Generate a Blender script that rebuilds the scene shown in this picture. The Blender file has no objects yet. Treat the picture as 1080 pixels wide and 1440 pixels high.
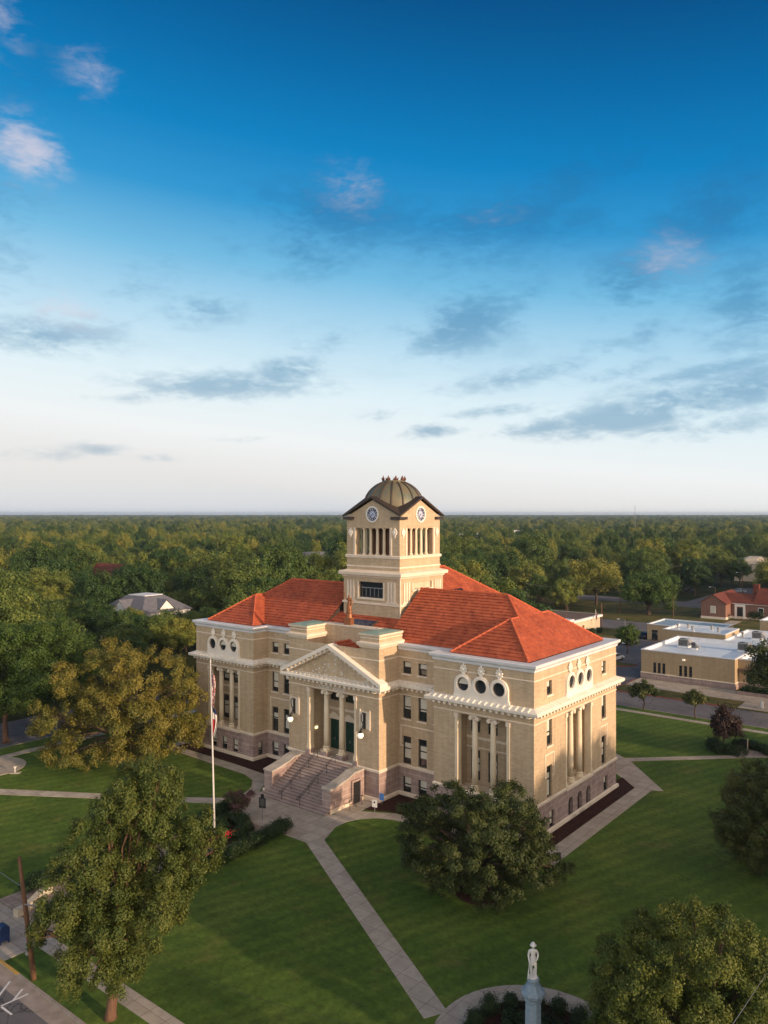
import bpy, math, random
import numpy as np
from mathutils import Vector, Matrix, Euler
R = math.radians
sc = bpy.context.scene
col = sc.collection

# ------------------------------------------------------------------ camera
F, CU, CV, H = 1101.0, 540.0, 722.0, 28.65        # lens and horizon, in photo pixels; eye height in metres
E1 = np.array([.7795, -.6264]); E1 /= np.linalg.norm(E1); E2 = np.array([-E1[1], E1[0]])
B = np.array([13.03, 68.0]) - 46.8 * E1           # origin of the town grid: left front corner of the courthouse
ROT = math.atan2(E1[1], E1[0])
cam = bpy.data.objects.new('camera', bpy.data.cameras.new('camera')); col.objects.link(cam)
cam.location = (0, 0, H); cam.rotation_euler = (R(90), 0, 0)
cam.data.sensor_width = 36; cam.data.lens = 36 * F / 1440; cam.data.shift_y = (CV - 720) / 1440
cam.data.clip_start = .5; cam.data.clip_end = 60000
sc.camera = cam

# ------------------------------------------------------------------ sun, sky, exposure
SUN_EL, SUN_OFF = R(11), R(1.5)
sx, sy = E1 * math.cos(SUN_OFF) - E2 * math.sin(SUN_OFF)
SUN = Vector((sx * math.cos(SUN_EL), sy * math.cos(SUN_EL), math.sin(SUN_EL)))
sl = bpy.data.lights.new('sun', 'SUN'); sun = bpy.data.objects.new('sun', sl); col.objects.link(sun)
sun.rotation_euler = SUN.to_track_quat('Z', 'Y').to_euler()
sl.energy = 5.0; sl.angle = R(.8); sl.color = (1.0, .71, .47)
sc.view_settings.view_transform = 'Standard'; sc.view_settings.look = 'None'
sc.view_settings.exposure = 0.1; sc.view_settings.gamma = 1.0

def lin(r, g, b):
    f = lambda c: (c / 255 / 12.92) if c / 255 <= .04045 else ((c / 255 + .055) / 1.055) ** 2.4
    return (f(r), f(g), f(b), 1)

world = bpy.data.worlds.new('World'); sc.world = world; world.use_nodes = True
nt = world.node_tree; N = nt.nodes; LK = nt.links; N.clear()
def wn(t, **k):
    n = N.new(t)
    for a, b in k.items(): setattr(n, a, b)
    return n
def wmath(op, a, b=None, c=None, clamp=False):
    n = wn('ShaderNodeMath', operation=op, use_clamp=clamp)
    for i, x in enumerate((a, b, c)):
        if x is None: continue
        if isinstance(x, (int, float)): n.inputs[i].default_value = x
        else: LK.new(x, n.inputs[i])
    return n.outputs[0]
def wmix(f, a, b, mode='MIX'):
    n = wn('ShaderNodeMix', data_type='RGBA', blend_type=mode)
    for i, x in ((0, f), (6, a), (7, b)):
        if hasattr(x, 'links'): LK.new(x, n.inputs[i])
        else: n.inputs[i].default_value = x
    return n.outputs[2]
tc = wn('ShaderNodeTexCoord'); sep = wn('ShaderNodeSeparateXYZ'); LK.new(tc.outputs['Generated'], sep.inputs[0])
X, Y, Z = sep.outputs
EL = wmath('ARCSINE', Z); AZ = wmath('ARCTAN2', X, Y)
elx = wmath('ADD', EL, wmath('MULTIPLY', wmath('SINE', AZ), .10))      # whiter towards the left of the view, bluer right
elx = wmath('MAXIMUM', elx, wmath('MULTIPLY', EL, .5))
fac = wmath('DIVIDE', elx, R(60), clamp=True)
ramp = wn('ShaderNodeValToRGB'); LK.new(fac, ramp.inputs[0]); cr = ramp.color_ramp
stops = [(0, (216, 219, 224)), (1.5, (231, 229, 227)), (4.5, (240, 243, 243)), (8.5, (222, 240, 247)), (12.5, (180, 218, 239)), (16.5, (118, 188, 226)),
         (20.5, (50, 151, 208)), (24.5, (10, 129, 192)), (29, (0, 106, 168)), (33.5, (0, 82, 140)), (45, (2, 60, 108)), (60, (2, 50, 95))]
while len(cr.elements) < len(stops): cr.elements.new(.5)
for e, (d, c) in zip(cr.elements, stops): e.position = d / 60; e.color = lin(*c)
sky = ramp.outputs[0]
# clouds: soft streaks at chosen azimuth / elevation, broken up by noise
cv = wn('ShaderNodeCombineXYZ'); LK.new(AZ, cv.inputs[0]); LK.new(EL, cv.inputs[1])
def cnoise(scale, detail, sxy, dist=0.0):
    m = wn('ShaderNodeMapping'); LK.new(cv.outputs[0], m.inputs[0]); m.inputs['Scale'].default_value = sxy + (1,); m.inputs['Rotation'].default_value = (0, 0, R(-9))
    n = wn('ShaderNodeTexNoise'); LK.new(m.outputs[0], n.inputs['Vector']); n.inputs['Scale'].default_value = scale
    n.inputs['Detail'].default_value = detail; n.inputs['Distortion'].default_value = dist; n.inputs['Roughness'].default_value = .6
    return n.outputs[0]
n1 = cnoise(7, 9, (1, 2.3), .35); n2 = cnoise(24, 8, (1, 2.6), .5)
n3 = cnoise(62, 6, (1, 2.2), .3)
nz = wmath('ADD', wmath('ADD', wmath('MULTIPLY', n1, .48), wmath('MULTIPLY', n2, .34)), wmath('MULTIPLY', n3, .18))
def blobs(lst):
    tot = None
    for (u, v, ru, rv, w, tilt) in lst:
        az = math.atan((u - CU) / F); el = math.atan((CV - v) / F * math.cos(az))
        m = wn('ShaderNodeMapping', vector_type='TEXTURE'); LK.new(cv.outputs[0], m.inputs[0])
        m.inputs['Location'].default_value = (az, el, 0); m.inputs['Rotation'].default_value = (0, 0, R(tilt)); m.inputs['Scale'].default_value = (ru / F, rv / F, 1)
        l = wn('ShaderNodeVectorMath', operation='LENGTH'); LK.new(m.outputs[0], l.inputs[0])
        s = wn('ShaderNodeMapRange', interpolation_type='SMOOTHSTEP'); LK.new(l.outputs['Value'], s.inputs[0])
        s.inputs[1].default_value = 2.2; s.inputs[2].default_value = 0; s.inputs[3].default_value = 0; s.inputs[4].default_value = w
        tot = s.outputs[0] if tot is None else wmath('MAXIMUM', tot, s.outputs[0])
    return tot
dark = blobs([(470, 305, 115, 50, .8, 0), (430, 345, 90, 40, .72, 0), (690, 315, 180, 42, .75, 3), (650, 350, 140, 40, .6, 0), (650, 458, 85, 38, .85, 14), (725, 425, 60, 28, .6, 20),
    (895, 395, 85, 45, .75, 12), (1000, 300, 90, 50, .75, 10), (1050, 430, 70, 60, .7, 0), (790, 275, 90, 35, .65, 15), (560, 350, 80, 30, .55, 5), (200, 400, 70, 30, .5, 10), (900, 470, 80, 22, .6, 10), (320, 542, 130, 18, .85, 2), (402, 526, 45, 22, .9, 8), (275, 436, 65, 24, .65, 8), (60, 472, 90, 24, .8, 6),
    (610, 606, 48, 10, .9, 4), (790, 600, 100, 13, .85, 5), (880, 588, 130, 20, .95, 6), (960, 566, 170, 24, .95, 8), (1045, 545, 90, 30, .8, 8), (730, 530, 110, 15, .65, 10), (545, 583, 34, 9, .7, 5), (0, 340, 60, 80, .5, 0),
    (140, 632, 34, 8, .6, 0), (232, 642, 34, 7, .5, 0), (60, 640, 60, 8, .45, 0), (860, 525, 70, 12, .6, 10), (1010, 600, 80, 14, .7, 8), (330, 618, 50, 8, .45, 4), (690, 580, 60, 9, .75, 6), (820, 612, 70, 8, .7, 5), (1000, 522, 120, 12, .7, 9), (930, 604, 60, 9, .7, 6), (640, 540, 60, 9, .55, 8), (470, 480, 60, 16, .5, 12), (180, 560, 60, 9, .55, 4), (60, 90, 120, 60, .4, 20), (860, 220, 90, 30, .3, 25), (1030, 220, 80, 60, .4, 20)])
lite = blobs([(38, 208, 42, 30, .95, -10), (130, 102, 36, 24, .55, -20), (495, 266, 50, 28, .5, 5), (938, 368, 45, 32, .5, 0), (95, 440, 48, 24, .65, 0), (0, 15, 30, 40, .5, 0), (135, 205, 30, 18, .35, 0), (690, 300, 40, 20, .3, 0)])
def cut(mask, lo, hi):
    s = wn('ShaderNodeMapRange', interpolation_type='SMOOTHSTEP'); LK.new(wmath('ADD', mask, wmath('MULTIPLY', wmath('SUBTRACT', nz, .5), 4.0)), s.inputs[0])
    s.inputs[1].default_value = lo; s.inputs[2].default_value = hi
    return wmath('MULTIPLY', s.outputs[0], wmath('MINIMUM', wmath('MULTIPLY', mask, 1.25), 1.0))
dm = cut(dark, .12, .98); lm = cut(lite, .15, 1.2)
wisp = wn('ShaderNodeMapRange', interpolation_type='SMOOTHSTEP'); LK.new(n1, wisp.inputs[0]); wisp.inputs[1].default_value = .47; wisp.inputs[2].default_value = .72; wisp.inputs[4].default_value = .34
band = wn('ShaderNodeMapRange', interpolation_type='SMOOTHSTEP'); LK.new(EL, band.inputs[0]); band.inputs[1].default_value = R(27); band.inputs[2].default_value = R(14)
bl_ = wn('ShaderNodeMapRange', interpolation_type='SMOOTHSTEP'); LK.new(EL, bl_.inputs[0]); bl_.inputs[1].default_value = R(4); bl_.inputs[2].default_value = R(12)
greyer = wmix(.62, sky, lin(56, 132, 180), 'MIX')
dm = wmath('MAXIMUM', dm, wmath('MULTIPLY', wmath('MULTIPLY', wisp.outputs[0], wmath('MULTIPLY', band.outputs[0], bl_.outputs[0])), wmath('MULTIPLY', wmath('MULTIPLY_ADD', AZ, 1.2, .7, clamp=True), .9)))
sky2 = wmix(wmath('MULTIPLY', dm, .92), sky, wmix(.5, greyer, wmix(1, sky, (.42, .56, .66, 1), 'MULTIPLY')))
sky3 = wmix(wmath('MULTIPLY', lm, .7), sky2, lin(224, 214, 222))
# sky behind the camera brightened as added fill for shaded fronts, warmer sunward
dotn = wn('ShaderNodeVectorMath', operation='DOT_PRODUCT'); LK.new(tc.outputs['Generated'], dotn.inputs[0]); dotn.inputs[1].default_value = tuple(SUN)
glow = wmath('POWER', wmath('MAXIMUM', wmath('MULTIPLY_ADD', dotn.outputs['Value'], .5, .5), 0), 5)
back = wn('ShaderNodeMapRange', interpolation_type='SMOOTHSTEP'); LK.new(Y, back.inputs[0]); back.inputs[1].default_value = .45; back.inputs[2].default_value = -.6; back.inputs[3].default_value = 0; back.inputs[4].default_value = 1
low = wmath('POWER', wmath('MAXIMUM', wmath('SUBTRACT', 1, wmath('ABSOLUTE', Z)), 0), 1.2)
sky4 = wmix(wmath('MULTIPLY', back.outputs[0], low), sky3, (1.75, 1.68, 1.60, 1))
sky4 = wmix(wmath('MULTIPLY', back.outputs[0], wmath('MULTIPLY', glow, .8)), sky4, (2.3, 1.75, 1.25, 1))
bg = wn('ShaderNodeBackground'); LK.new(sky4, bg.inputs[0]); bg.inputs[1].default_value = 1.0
nish = wn('ShaderNodeTexSky', sky_type='NISHITA', sun_disc=False); nish.sun_elevation = SUN_EL; nish.sun_rotation = math.atan2(SUN.x, SUN.y)
bg2 = wn('ShaderNodeBackground'); LK.new(nish.outputs[0], bg2.inputs[0]); bg2.inputs[1].default_value = .05
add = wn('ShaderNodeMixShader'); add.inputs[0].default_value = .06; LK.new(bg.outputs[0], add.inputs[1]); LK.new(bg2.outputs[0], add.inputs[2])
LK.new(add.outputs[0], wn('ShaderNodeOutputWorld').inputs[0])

# ------------------------------------------------------------------ helpers
def pq(p, q): w = B + p * E1 + q * E2; return (float(w[0]), float(w[1]))
def G(u, v, z=0.0):                                # point of the photo on the level z, in metres
    t = (H - z) / ((v - CV) / F); return ((u - CU) / F * t, t)
def toloc(x, y): d = np.array((x, y)) - B; return float(d @ E1), float(d @ E2)

class MB:
    def __init__(s): s.v = []; s.f = []; s.m = []
    def add(s, vs, fs, mi=0):
        o = len(s.v); s.v += [tuple(map(float, v)) for v in vs]
        for f in fs: s.f.append([o + i for i in f]); s.m.append(mi)
    def box(s, x0, x1, y0, y1, z0, z1, mi=0):
        s.hexa([(x0, y0, z0), (x1, y0, z0), (x1, y1, z0), (x0, y1, z0), (x0, y0, z1), (x1, y0, z1), (x1, y1, z1), (x0, y1, z1)], mi)
    def hexa(s, p, mi=0): s.add(p, [(3, 2, 1, 0), (4, 5, 6, 7), (0, 1, 5, 4), (1, 2, 6, 5), (2, 3, 7, 6), (3, 0, 4, 7)], mi)
    def poly(s, pts, mi=0): s.add(pts, [tuple(range(len(pts)))], mi)
    def prism(s, pts, z0, z1, mi=0):
        a = sum(pts[i][0] * pts[(i + 1) % len(pts)][1] - pts[(i + 1) % len(pts)][0] * pts[i][1] for i in range(len(pts)))
        if a < 0: pts = pts[::-1]
        n = len(pts); s.add([(x, y, z0) for x, y in pts] + [(x, y, z1) for x, y in pts],
              [tuple(range(n))[::-1], tuple(range(n, 2 * n))] + [(i, (i + 1) % n, n + (i + 1) % n, n + i) for i in range(n)], mi)
    def lathe(s, prof, seg=16, c=(0, 0, 0), mi=0, sx=1, sy=1, cap=True):
        n = len(prof); vs = []
        for r, z in prof:
            for k in range(seg):
                a = 2 * math.pi * k / seg; vs.append((c[0] + r * sx * math.cos(a), c[1] + r * sy * math.sin(a), c[2] + z))
        fs = [(j * seg + k, j * seg + (k + 1) % seg, (j + 1) * seg + (k + 1) % seg, (j + 1) * seg + k) for j in range(n - 1) for k in range(seg)]
        if cap: fs += [tuple(range(seg))[::-1], tuple(range((n - 1) * seg, n * seg))]
        s.add(vs, fs, mi)
    def tube(s, pts, rad, seg=8, mi=0):
        pts = [Vector(p) for p in pts]; n = len(pts)
        if not hasattr(rad, '__len__'): rad = [rad] * n
        vs = []
        ref = None
        for i, p in enumerate(pts):
            d = (pts[min(i + 1, n - 1)] - pts[max(i - 1, 0)]).normalized()
            if ref is None: ref = d.orthogonal().normalized()
            a = (ref - d * ref.dot(d)); a = a.normalized() if a.length > 1e-5 else d.orthogonal().normalized(); ref = a; b = d.cross(a)
            for k in range(seg):
                t = 2 * math.pi * k / seg; vs.append(p + (a * math.cos(t) + b * math.sin(t)) * rad[i])
        fs = [(j * seg + k, j * seg + (k + 1) % seg, (j + 1) * seg + (k + 1) % seg, (j + 1) * seg + k) for j in range(n - 1) for k in range(seg)]
        fs += [tuple(range(seg))[::-1], tuple(range((n - 1) * seg, n * seg))]
        s.add(vs, fs, mi)
    def build(s, name, mats, parent=None, smooth=False, loc=None, rot=None):
        me = bpy.data.meshes.new(name); me.from_pydata(s.v, [], s.f)
        if not isinstance(mats, (list, tuple)): mats = [mats]
        for m in mats: me.materials.append(m)
        if len(mats) > 1: me.polygons.foreach_set('material_index', s.m)
        if smooth: me.polygons.foreach_set('use_smooth', [True] * len(s.f))
        me.update(); o = bpy.data.objects.new(name, me); col.objects.link(o)
        if parent: o.parent = parent
        if loc is not None: o.location = loc
        if rot is not None: o.rotation_euler = (0, 0, rot)
        return o
def tag(o, label=None, cat=None, group=None, kind=None):
    for k, v in (('label', label), ('category', cat), ('group', group), ('kind', kind)):
        if v: o[k] = v
    return o
def thing(name, label, cat, xy, z=0.0, rz=0.0, group=None):
    o = bpy.data.objects.new(name, None); col.objects.link(o); o.location = (xy[0], xy[1], z); o.rotation_euler = (0, 0, rz); o.empty_display_size = .3
    return tag(o, label, cat, group)
def grid(mb, name, mat, label=None, cat=None, kind=None, group=None, smooth=False):   # a top-level mesh laid out in the town grid
    return tag(mb.build(name, mat, loc=(B[0], B[1], 0), rot=ROT, smooth=smooth), label, cat, group, kind)
def copy_tree(o, parent=None):
    c = o.copy(); col.objects.link(c)
    if parent: c.parent = parent
    for ch in [x for x in KIDS.get(o.name, [])]: copy_tree(ch, c)
    return c
KIDS = {}

# ------------------------------------------------------------------ materials
def mat(name, base, rough=.7, spec=.3, metal=0.0):
    m = bpy.data.materials.new(name); m.use_nodes = True; b = m.node_tree.nodes['Principled BSDF']
    b.inputs['Base Color'].default_value = tuple(base) + (1,); b.inputs['Roughness'].default_value = rough
    b.inputs['Specular IOR Level'].default_value = spec; b.inputs['Metallic'].default_value = metal
    return m
class NT:
    def __init__(s, m): s.t = m.node_tree; s.b = s.t.nodes['Principled BSDF']
    def n(s, t, ins=None, **k):
        x = s.t.nodes.new(t)
        for a, b in k.items(): setattr(x, a, b)
        for a, b in (ins or {}).items():
            if hasattr(b, 'links'): s.t.links.new(b, x.inputs[a])
            else: x.inputs[a].default_value = b
        return x
    def noise(s, vec, scale, detail=4, rough=.55, map=None):
        if map: vec = s.n('ShaderNodeMapping', {'Vector': vec, 'Scale': map}).outputs[0]
        return s.n('ShaderNodeTexNoise', {'Vector': vec, 'Scale': scale, 'Detail': detail, 'Roughness': rough}).outputs[0]
    def ramp(s, f, stops):
        r = s.n('ShaderNodeValToRGB', {0: f}); e = r.color_ramp
        while len(e.elements) < len(stops): e.elements.new(.5)
        for a, (p, c) in zip(e.elements, stops): a.position = p; a.color = tuple(c) + (1,)
        return r.outputs[0]
    def mix(s, f, a, b, mode='MIX'): return s.n('ShaderNodeMix', {0: f, 6: a if hasattr(a, 'links') else tuple(a) + (1,), 7: b if hasattr(b, 'links') else tuple(b) + (1,)}, data_type='RGBA', blend_type=mode).outputs[2]
    def math(s, op, a, b=0.0, clamp=False): return s.n('ShaderNodeMath', {0: a, 1: b}, operation=op, use_clamp=clamp).outputs[0]
    def obj(s): return s.n('ShaderNodeTexCoord').outputs['Object']
    def geo(s): return s.n('ShaderNodeNewGeometry').outputs['Position']
    def color(s, c): s.t.links.new(c, s.b.inputs['Base Color'])
    def bump(s, h, strength=.3, dist=.02): s.t.links.new(s.n('ShaderNodeBump', {'Height': h, 'Strength': strength, 'Distance': dist}).outputs[0], s.b.inputs['Normal'])
    def wallvec(s):                                 # along-wall / height coordinates for walls square to the axes
        o = s.n('ShaderNodeSeparateXYZ', {0: s.obj()}).outputs; u = s.math('ADD', o[0], o[1])
        return s.n('ShaderNodeCombineXYZ', {0: u, 1: o[2]}).outputs[0]
def mottled(name, c1, c2, scale=1.0, rough=.8, spec=.25, detail=5, bump=0.0, map=None, lo=.35, hi=.65):
    m = mat(name, c1, rough, spec); t = NT(m); f = t.noise(t.obj(), scale, detail, map=map)
    t.color(t.ramp(f, [(lo, c1), (hi, c2)]))
    if bump: t.bump(t.noise(t.obj(), scale * 9, 4), bump)
    return m
def brick_mat(name, c1, c2, mortar, w, h, mort=.012, rough=.85, stain=.25, streak=8.0, bump=.4):
    m = mat(name, c1, rough, .2); t = NT(m); v = t.wallvec()
    b = t.n('ShaderNodeTexBrick', {'Vector': v, 'Color1': tuple(c1) + (1,), 'Color2': tuple(c2) + (1,), 'Mortar': tuple(mortar) + (1,), 'Scale': 1.0, 'Mortar Size': mort, 'Mortar Smooth': .3, 'Brick Width': w, 'Row Height': h, 'Bias': 0.0})
    n = t.noise(v, 1.0, 5, .65, map=(.9, streak, 1)); n2 = t.noise(t.obj(), .35, 4)
    k = t.n('ShaderNodeMapRange', {0: n, 1: .3, 2: .7, 3: 1 - stain, 4: 1 + stain * .6}).outputs[0]
    k2 = t.n('ShaderNodeMapRange', {0: n2, 1: .3, 2: .7, 3: 1 - stain * .5, 4: 1 + stain * .3}).outputs[0]
    n3 = t.n('ShaderNodeMapRange', {0: t.noise(v, 1.0, 6, .7, map=(2.2, .12, 1)), 1: .42, 2: .66, 3: 1.0, 4: .84}).outputs[0]; k2 = t.math('MULTIPLY', k2, n3)
    c = t.n('ShaderNodeVectorMath', {0: b.outputs[0], 1: t.n('ShaderNodeCombineXYZ', {0: t.math('MULTIPLY', k, k2), 1: t.math('MULTIPLY', k, k2), 2: t.math('MULTIPLY', k, k2)}).outputs[0]}, operation='MULTIPLY').outputs[0]
    t.color(c); t.bump(b.outputs['Fac'], -bump, .01)
    return m
M = {}
M['brick'] = brick_mat('tan_brick', (.545, .415, .275), (.47, .355, .23), (.52, .43, .32), .42, .14, .01, stain=.13, streak=5.0)
M['stone'] = brick_mat('pink_granite', (.385, .285, .25), (.33, .24, .228), (.50, .42, .37), 1.15, .58, .03, stain=.22, streak=2.0, bump=.8)
M['steps'] = mottled('pink_step_stone', (.33, .26, .235), (.42, .335, .305), .9, .8, bump=.1)
M['cap'] = mottled('weathered_capstone', (.34, .31, .27), (.46, .42, .37), 1.5, .85, bump=.2)
M['shaded_riser'] = mottled('pink_step_riser_shaded', (.21, .155, .145), (.27, .205, .19), .9, .85)  # darker copy of the step stone; shade on the upright faces is in its colour
M['trim'] = mottled('cream_terracotta', (.66, .56, .44), (.74, .64, .52), .7, .7, bump=.05)
M['white_trim'] = mottled('white_terracotta', (.72, .66, .57), (.80, .74, .65), .8, .6, bump=.05)
M['column'] = mottled('column_stone', (.62, .52, .37), (.70, .60, .45), 1.4, .65, map=(1, 1, .5))
M['tymp'] = mottled('weathered_carving', (.46, .43, .34), (.68, .64, .56), 1.1, .85, bump=.6, detail=8)
M['frame'] = mat('dark_window_frame', (.03, .032, .03), .5)
M['wood_white'] = mat('white_paint', (.72, .70, .66), .5)
M['blind'] = mottled('window_blind', (.54, .51, .43), (.64, .61, .52), .5, .6)
m = mat('window_glass', (.016, .021, .026), .06, .9); M['glass'] = m
M['iron'] = mat('black_iron', (.015, .015, .017), .45, .4)
M['door'] = mottled('green_door_paint', (.008, .035, .026), (.012, .05, .036), 1.0, .4)
M['white_roof'] = mottled('white_gutter_metal', (.60, .62, .66), (.70, .71, .73), .6, .5)
M['copper'] = mottled('verdigris_copper', (.20, .32, .27), (.30, .40, .33), .8, .6)
m = mat('bronze', (.24, .095, .04), .5, .5, .35); M['bronze'] = m
m = mat('roof_edge_copper', (.05, .036, .03), .5, .4, .2); M['dark_copper'] = m
# dome: old copper, patchy from brown to green
m = mat('dome_copper', (.2, .15, .08), .5, .4, .08); t = NT(m); o = t.obj()
a = t.ramp(t.noise(o, .55, 7, .65), [(.3, (.03, .06, .062)), (.42, (.075, .10, .078)), (.52, (.13, .10, .058)), (.62, (.115, .12, .078)), (.75, (.05, .082, .074))])
t.color(t.mix(t.math('MULTIPLY', t.noise(o, 3.0, 6, .7, map=(1, 1, .35)), .5), a, (.22, .21, .15))); M['dome'] = m
M['crest'] = mat('dark_red_bronze', (.13, .05, .03), .5, .4, .2)
M['dome_rib'] = mat('dome_rib_copper', (.075, .055, .045), .5, .4, .3)
# clay tiles
def tile_mat(name, c1, c2, c3):
    m = mat(name, c1, .75, .2); t = NT(m); o = t.obj()
    sn = t.n('ShaderNodeVectorMath', {0: o, 1: (.30, .30, .26)}, operation='SNAP').outputs[0]
    w = t.n('ShaderNodeTexWhiteNoise', {0: sn}, noise_dimensions='3D').outputs[0]
    c = t.ramp(w, [(0, c2), (.35, c1), (.75, c1), (1, c3)])
    st = t.n('ShaderNodeMapRange', {0: t.noise(o, .5, 5), 1: .3, 2: .7, 3: .78, 4: 1.15}).outputs[0]
    c = t.n('ShaderNodeVectorMath', {0: c, 3: st}, operation='SCALE').outputs[0]
    t.color(c); t.bump(t.noise(o, 14, 3), .25); return m
M['tile'] = tile_mat('clay_roof_tile', (.40, .097, .046), (.30, .068, .038), (.46, .13, .062))
M['tile_ridge'] = mottled('clay_ridge_tile', (.42, .085, .04), (.5, .13, .06), 3, .75)
M['red_roof'] = tile_mat('red_house_roof', (.15, .045, .03), (.11, .034, .024), (.19, .06, .04))
M['skylight'] = mat('skylight_glass', (.02, .03, .075), .15, .6)
# ground
m = mat('lawn_grass', (.03, .06, .015), .9, .1); t = NT(m); o = t.obj()
c = t.ramp(t.noise(o, .16, 6, .6), [(.3, (.055, .098, .017)), (.5, (.086, .146, .025)), (.68, (.135, .182, .035))])
br = t.n('ShaderNodeMapRange', {0: t.noise(o, .23, 5, .7), 1: .52, 2: .72, 3: 0, 4: .5}, interpolation_type='SMOOTHSTEP').outputs[0]
c = t.mix(br, c, (.19, .16, .055))
vd = t.n('ShaderNodeTexVoronoi', {'Vector': o, 'Scale': .55}).outputs['Distance']; c = t.mix(t.n('ShaderNodeMapRange', {0: vd, 1: .06, 2: .2, 3: .45, 4: 0}).outputs[0], c, (.05, .055, .018))
sp = t.n('ShaderNodeSeparateXYZ', {0: o}).outputs
wv = t.math('SINE', t.math('MULTIPLY', t.math('ADD', sp[0], t.math('MULTIPLY', sp[1], -.35)), 4.2))
c = t.mix(t.n('ShaderNodeMapRange', {0: wv, 1: -1, 2: 1, 3: 0, 4: .42}).outputs[0], c, (.045, .085, .018))
fine = t.n('ShaderNodeMapRange', {0: t.noise(o, 2.2, 9, .78), 1: .3, 2: .7, 3: .55, 4: 1.45}).outputs[0]
c = t.n('ShaderNodeVectorMath', {0: c, 3: fine}, operation='SCALE').outputs[0]
t.color(c); t.bump(t.noise(o, 22, 5, .8), .7, .06); M['lawn'] = m
M['verge'] = mottled('dry_grass', (.055, .075, .02), (.15, .12, .045), .25, .9, .1, bump=.4)
m = mat('woodland_floor', (.03, .04, .015), .95, .1); t = NT(m); o = t.obj()
c = t.ramp(t.noise(o, .05, 6, .6), [(.35, (.02, .032, .012)), (.55, (.04, .05, .018)), (.7, (.075, .07, .03))])
t.color(c); M['town_ground'] = m
def concrete(name, c1, c2, jl=1.5):
    m = mat(name, c1, .85, .25); t = NT(m); o = t.obj()
    b = t.n('ShaderNodeTexBrick', {'Vector': o, 'Scale': 1.0, 'Mortar Size': .02, 'Mortar Smooth': .4, 'Brick Width': jl, 'Row Height': jl, 'Color1': (1, 1, 1, 1), 'Color2': (.80, .79, .78, 1), 'Mortar': (.40, .38, .36, 1)}, offset=0.0)
    c = t.ramp(t.noise(o, .9, 8, .75), [(.32, c1), (.62, c2)])
    t.color(t.mix(1.0, c, b.outputs[0], 'MULTIPLY')); t.bump(t.noise(o, 18, 4), .15); return m
M['walk'] = concrete('pale_concrete', (.34, .30, .25), (.48, .43, .37))
M['court'] = concrete('brick_tinted_paving', (.28, .22, .185), (.35, .285, .24), .6)
M['kerb'] = mottled('kerb_concrete', (.26, .22, .19), (.36, .31, .27), 1.2, .85)
m = mat('asphalt', (.06, .06, .068), .85, .3); t = NT(m); o = t.obj()
c = t.ramp(t.noise(o, .22, 6, .65), [(.3, (.10, .095, .105)), (.6, (.155, .148, .155))])
ck = t.n('ShaderNodeTexVoronoi', {'Vector': t.n('ShaderNodeVectorMath', {0: o, 1: t.n('ShaderNodeVectorMath', {0: t.n('ShaderNodeTexNoise', {'Vector': o, 'Scale': 1.2, 'Detail': 4}).outputs['Color'], 3: .8}, operation='SCALE').outputs[0]}).outputs[0], 'Scale': .33}, feature='DISTANCE_TO_EDGE').outputs[0]
c = t.mix(t.n('ShaderNodeMapRange', {0: ck, 1: 0, 2: .018, 3: .7, 4: 0}).outputs[0], c, (.02, .02, .022))
t.color(c); t.bump(t.noise(o, 30, 3), .2); M['asphalt'] = m
M['mulch'] = mottled('dark_mulch', (.030, .014, .012), (.060, .028, .022), 3, .95, .1, bump=.8, detail=8)
M['paint'] = mottled('white_road_paint', (.6, .6, .6), (.72, .72, .72), 2, .7)
M['yellow'] = mottled('yellow_kerb_paint', (.55, .33, .06), (.45, .28, .10), 2, .7)
M['redkerb'] = mottled('red_kerb_paint', (.30, .07, .05), (.25, .10, .08), 2, .7)
M['marble'] = mottled('white_marble', (.66, .64, .60), (.74, .72, .69), 2, .55)
M['monument'] = mottled('grey_blue_granite', (.19, .27, .34), (.27, .34, .40), 5, .6, detail=8)
M['pole_white'] = mat('white_pole_paint', (.56, .55, .53), .4, .4)
M['pole_wood'] = mottled('weathered_pole_wood', (.12, .06, .032), (.18, .10, .06), 2, .85, map=(4, 4, .4))
M['steel'] = mat('grey_steel', (.28, .29, .31), .4, .5, .6)
M['tan'] = brick_mat('tan_block', (.44, .33, .20), (.40, .30, .185), (.42, .33, .23), .8, .2, .01, stain=.12)
M['redbrick'] = brick_mat('red_brick', (.24, .12, .085), (.20, .10, .075), (.30, .2, .16), .4, .14, .012, stain=.15)
M['membrane'] = mottled('white_roof_membrane', (.52, .61, .70), (.74, .79, .83), .12, .5, .4, map=(1, .4, 1))
M['bluish'] = mottled('grey_blue_roof', (.20, .29, .36), (.26, .35, .42), .2, .5)
M['shingle'] = mottled('grey_shingles', (.10, .105, .13), (.15, .155, .18), 1.2, .85, map=(1, 1, 6))
M['brown_roof'] = mottled('brown_flat_roof', (.13, .085, .065), (.17, .12, .09), .3, .9)
M['siding'] = mottled('white_siding', (.66, .66, .66), (.74, .73, .71), .6, .6)
M['beige'] = mottled('beige_panel', (.52, .43, .31), (.58, .49, .36), .5, .7, map=(1, 1, .2))
M['acmetal'] = mottled('ac_sheet_metal', (.22, .22, .22), (.34, .33, .31), 1.5, .5)
M['bark'] = mottled('tree_bark', (.055, .038, .028), (.10, .07, .05), 3, .9, map=(3, 3, .6), bump=.6)
M['bark_red'] = mottled('reddish_bark', (.10, .052, .034), (.15, .085, .055), 3, .9, map=(3, 3, .6), bump=.6)
M['red_flower'] = mat('red_blossom', (.5, .02, .03), .6)
def glow(name, c, s):
    m = mat(name, c, .3); b = m.node_tree.nodes['Principled BSDF']; b.inputs['Emission Color'].default_value = tuple(c) + (1,); b.inputs['Emission Strength'].default_value = s; return m
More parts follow.
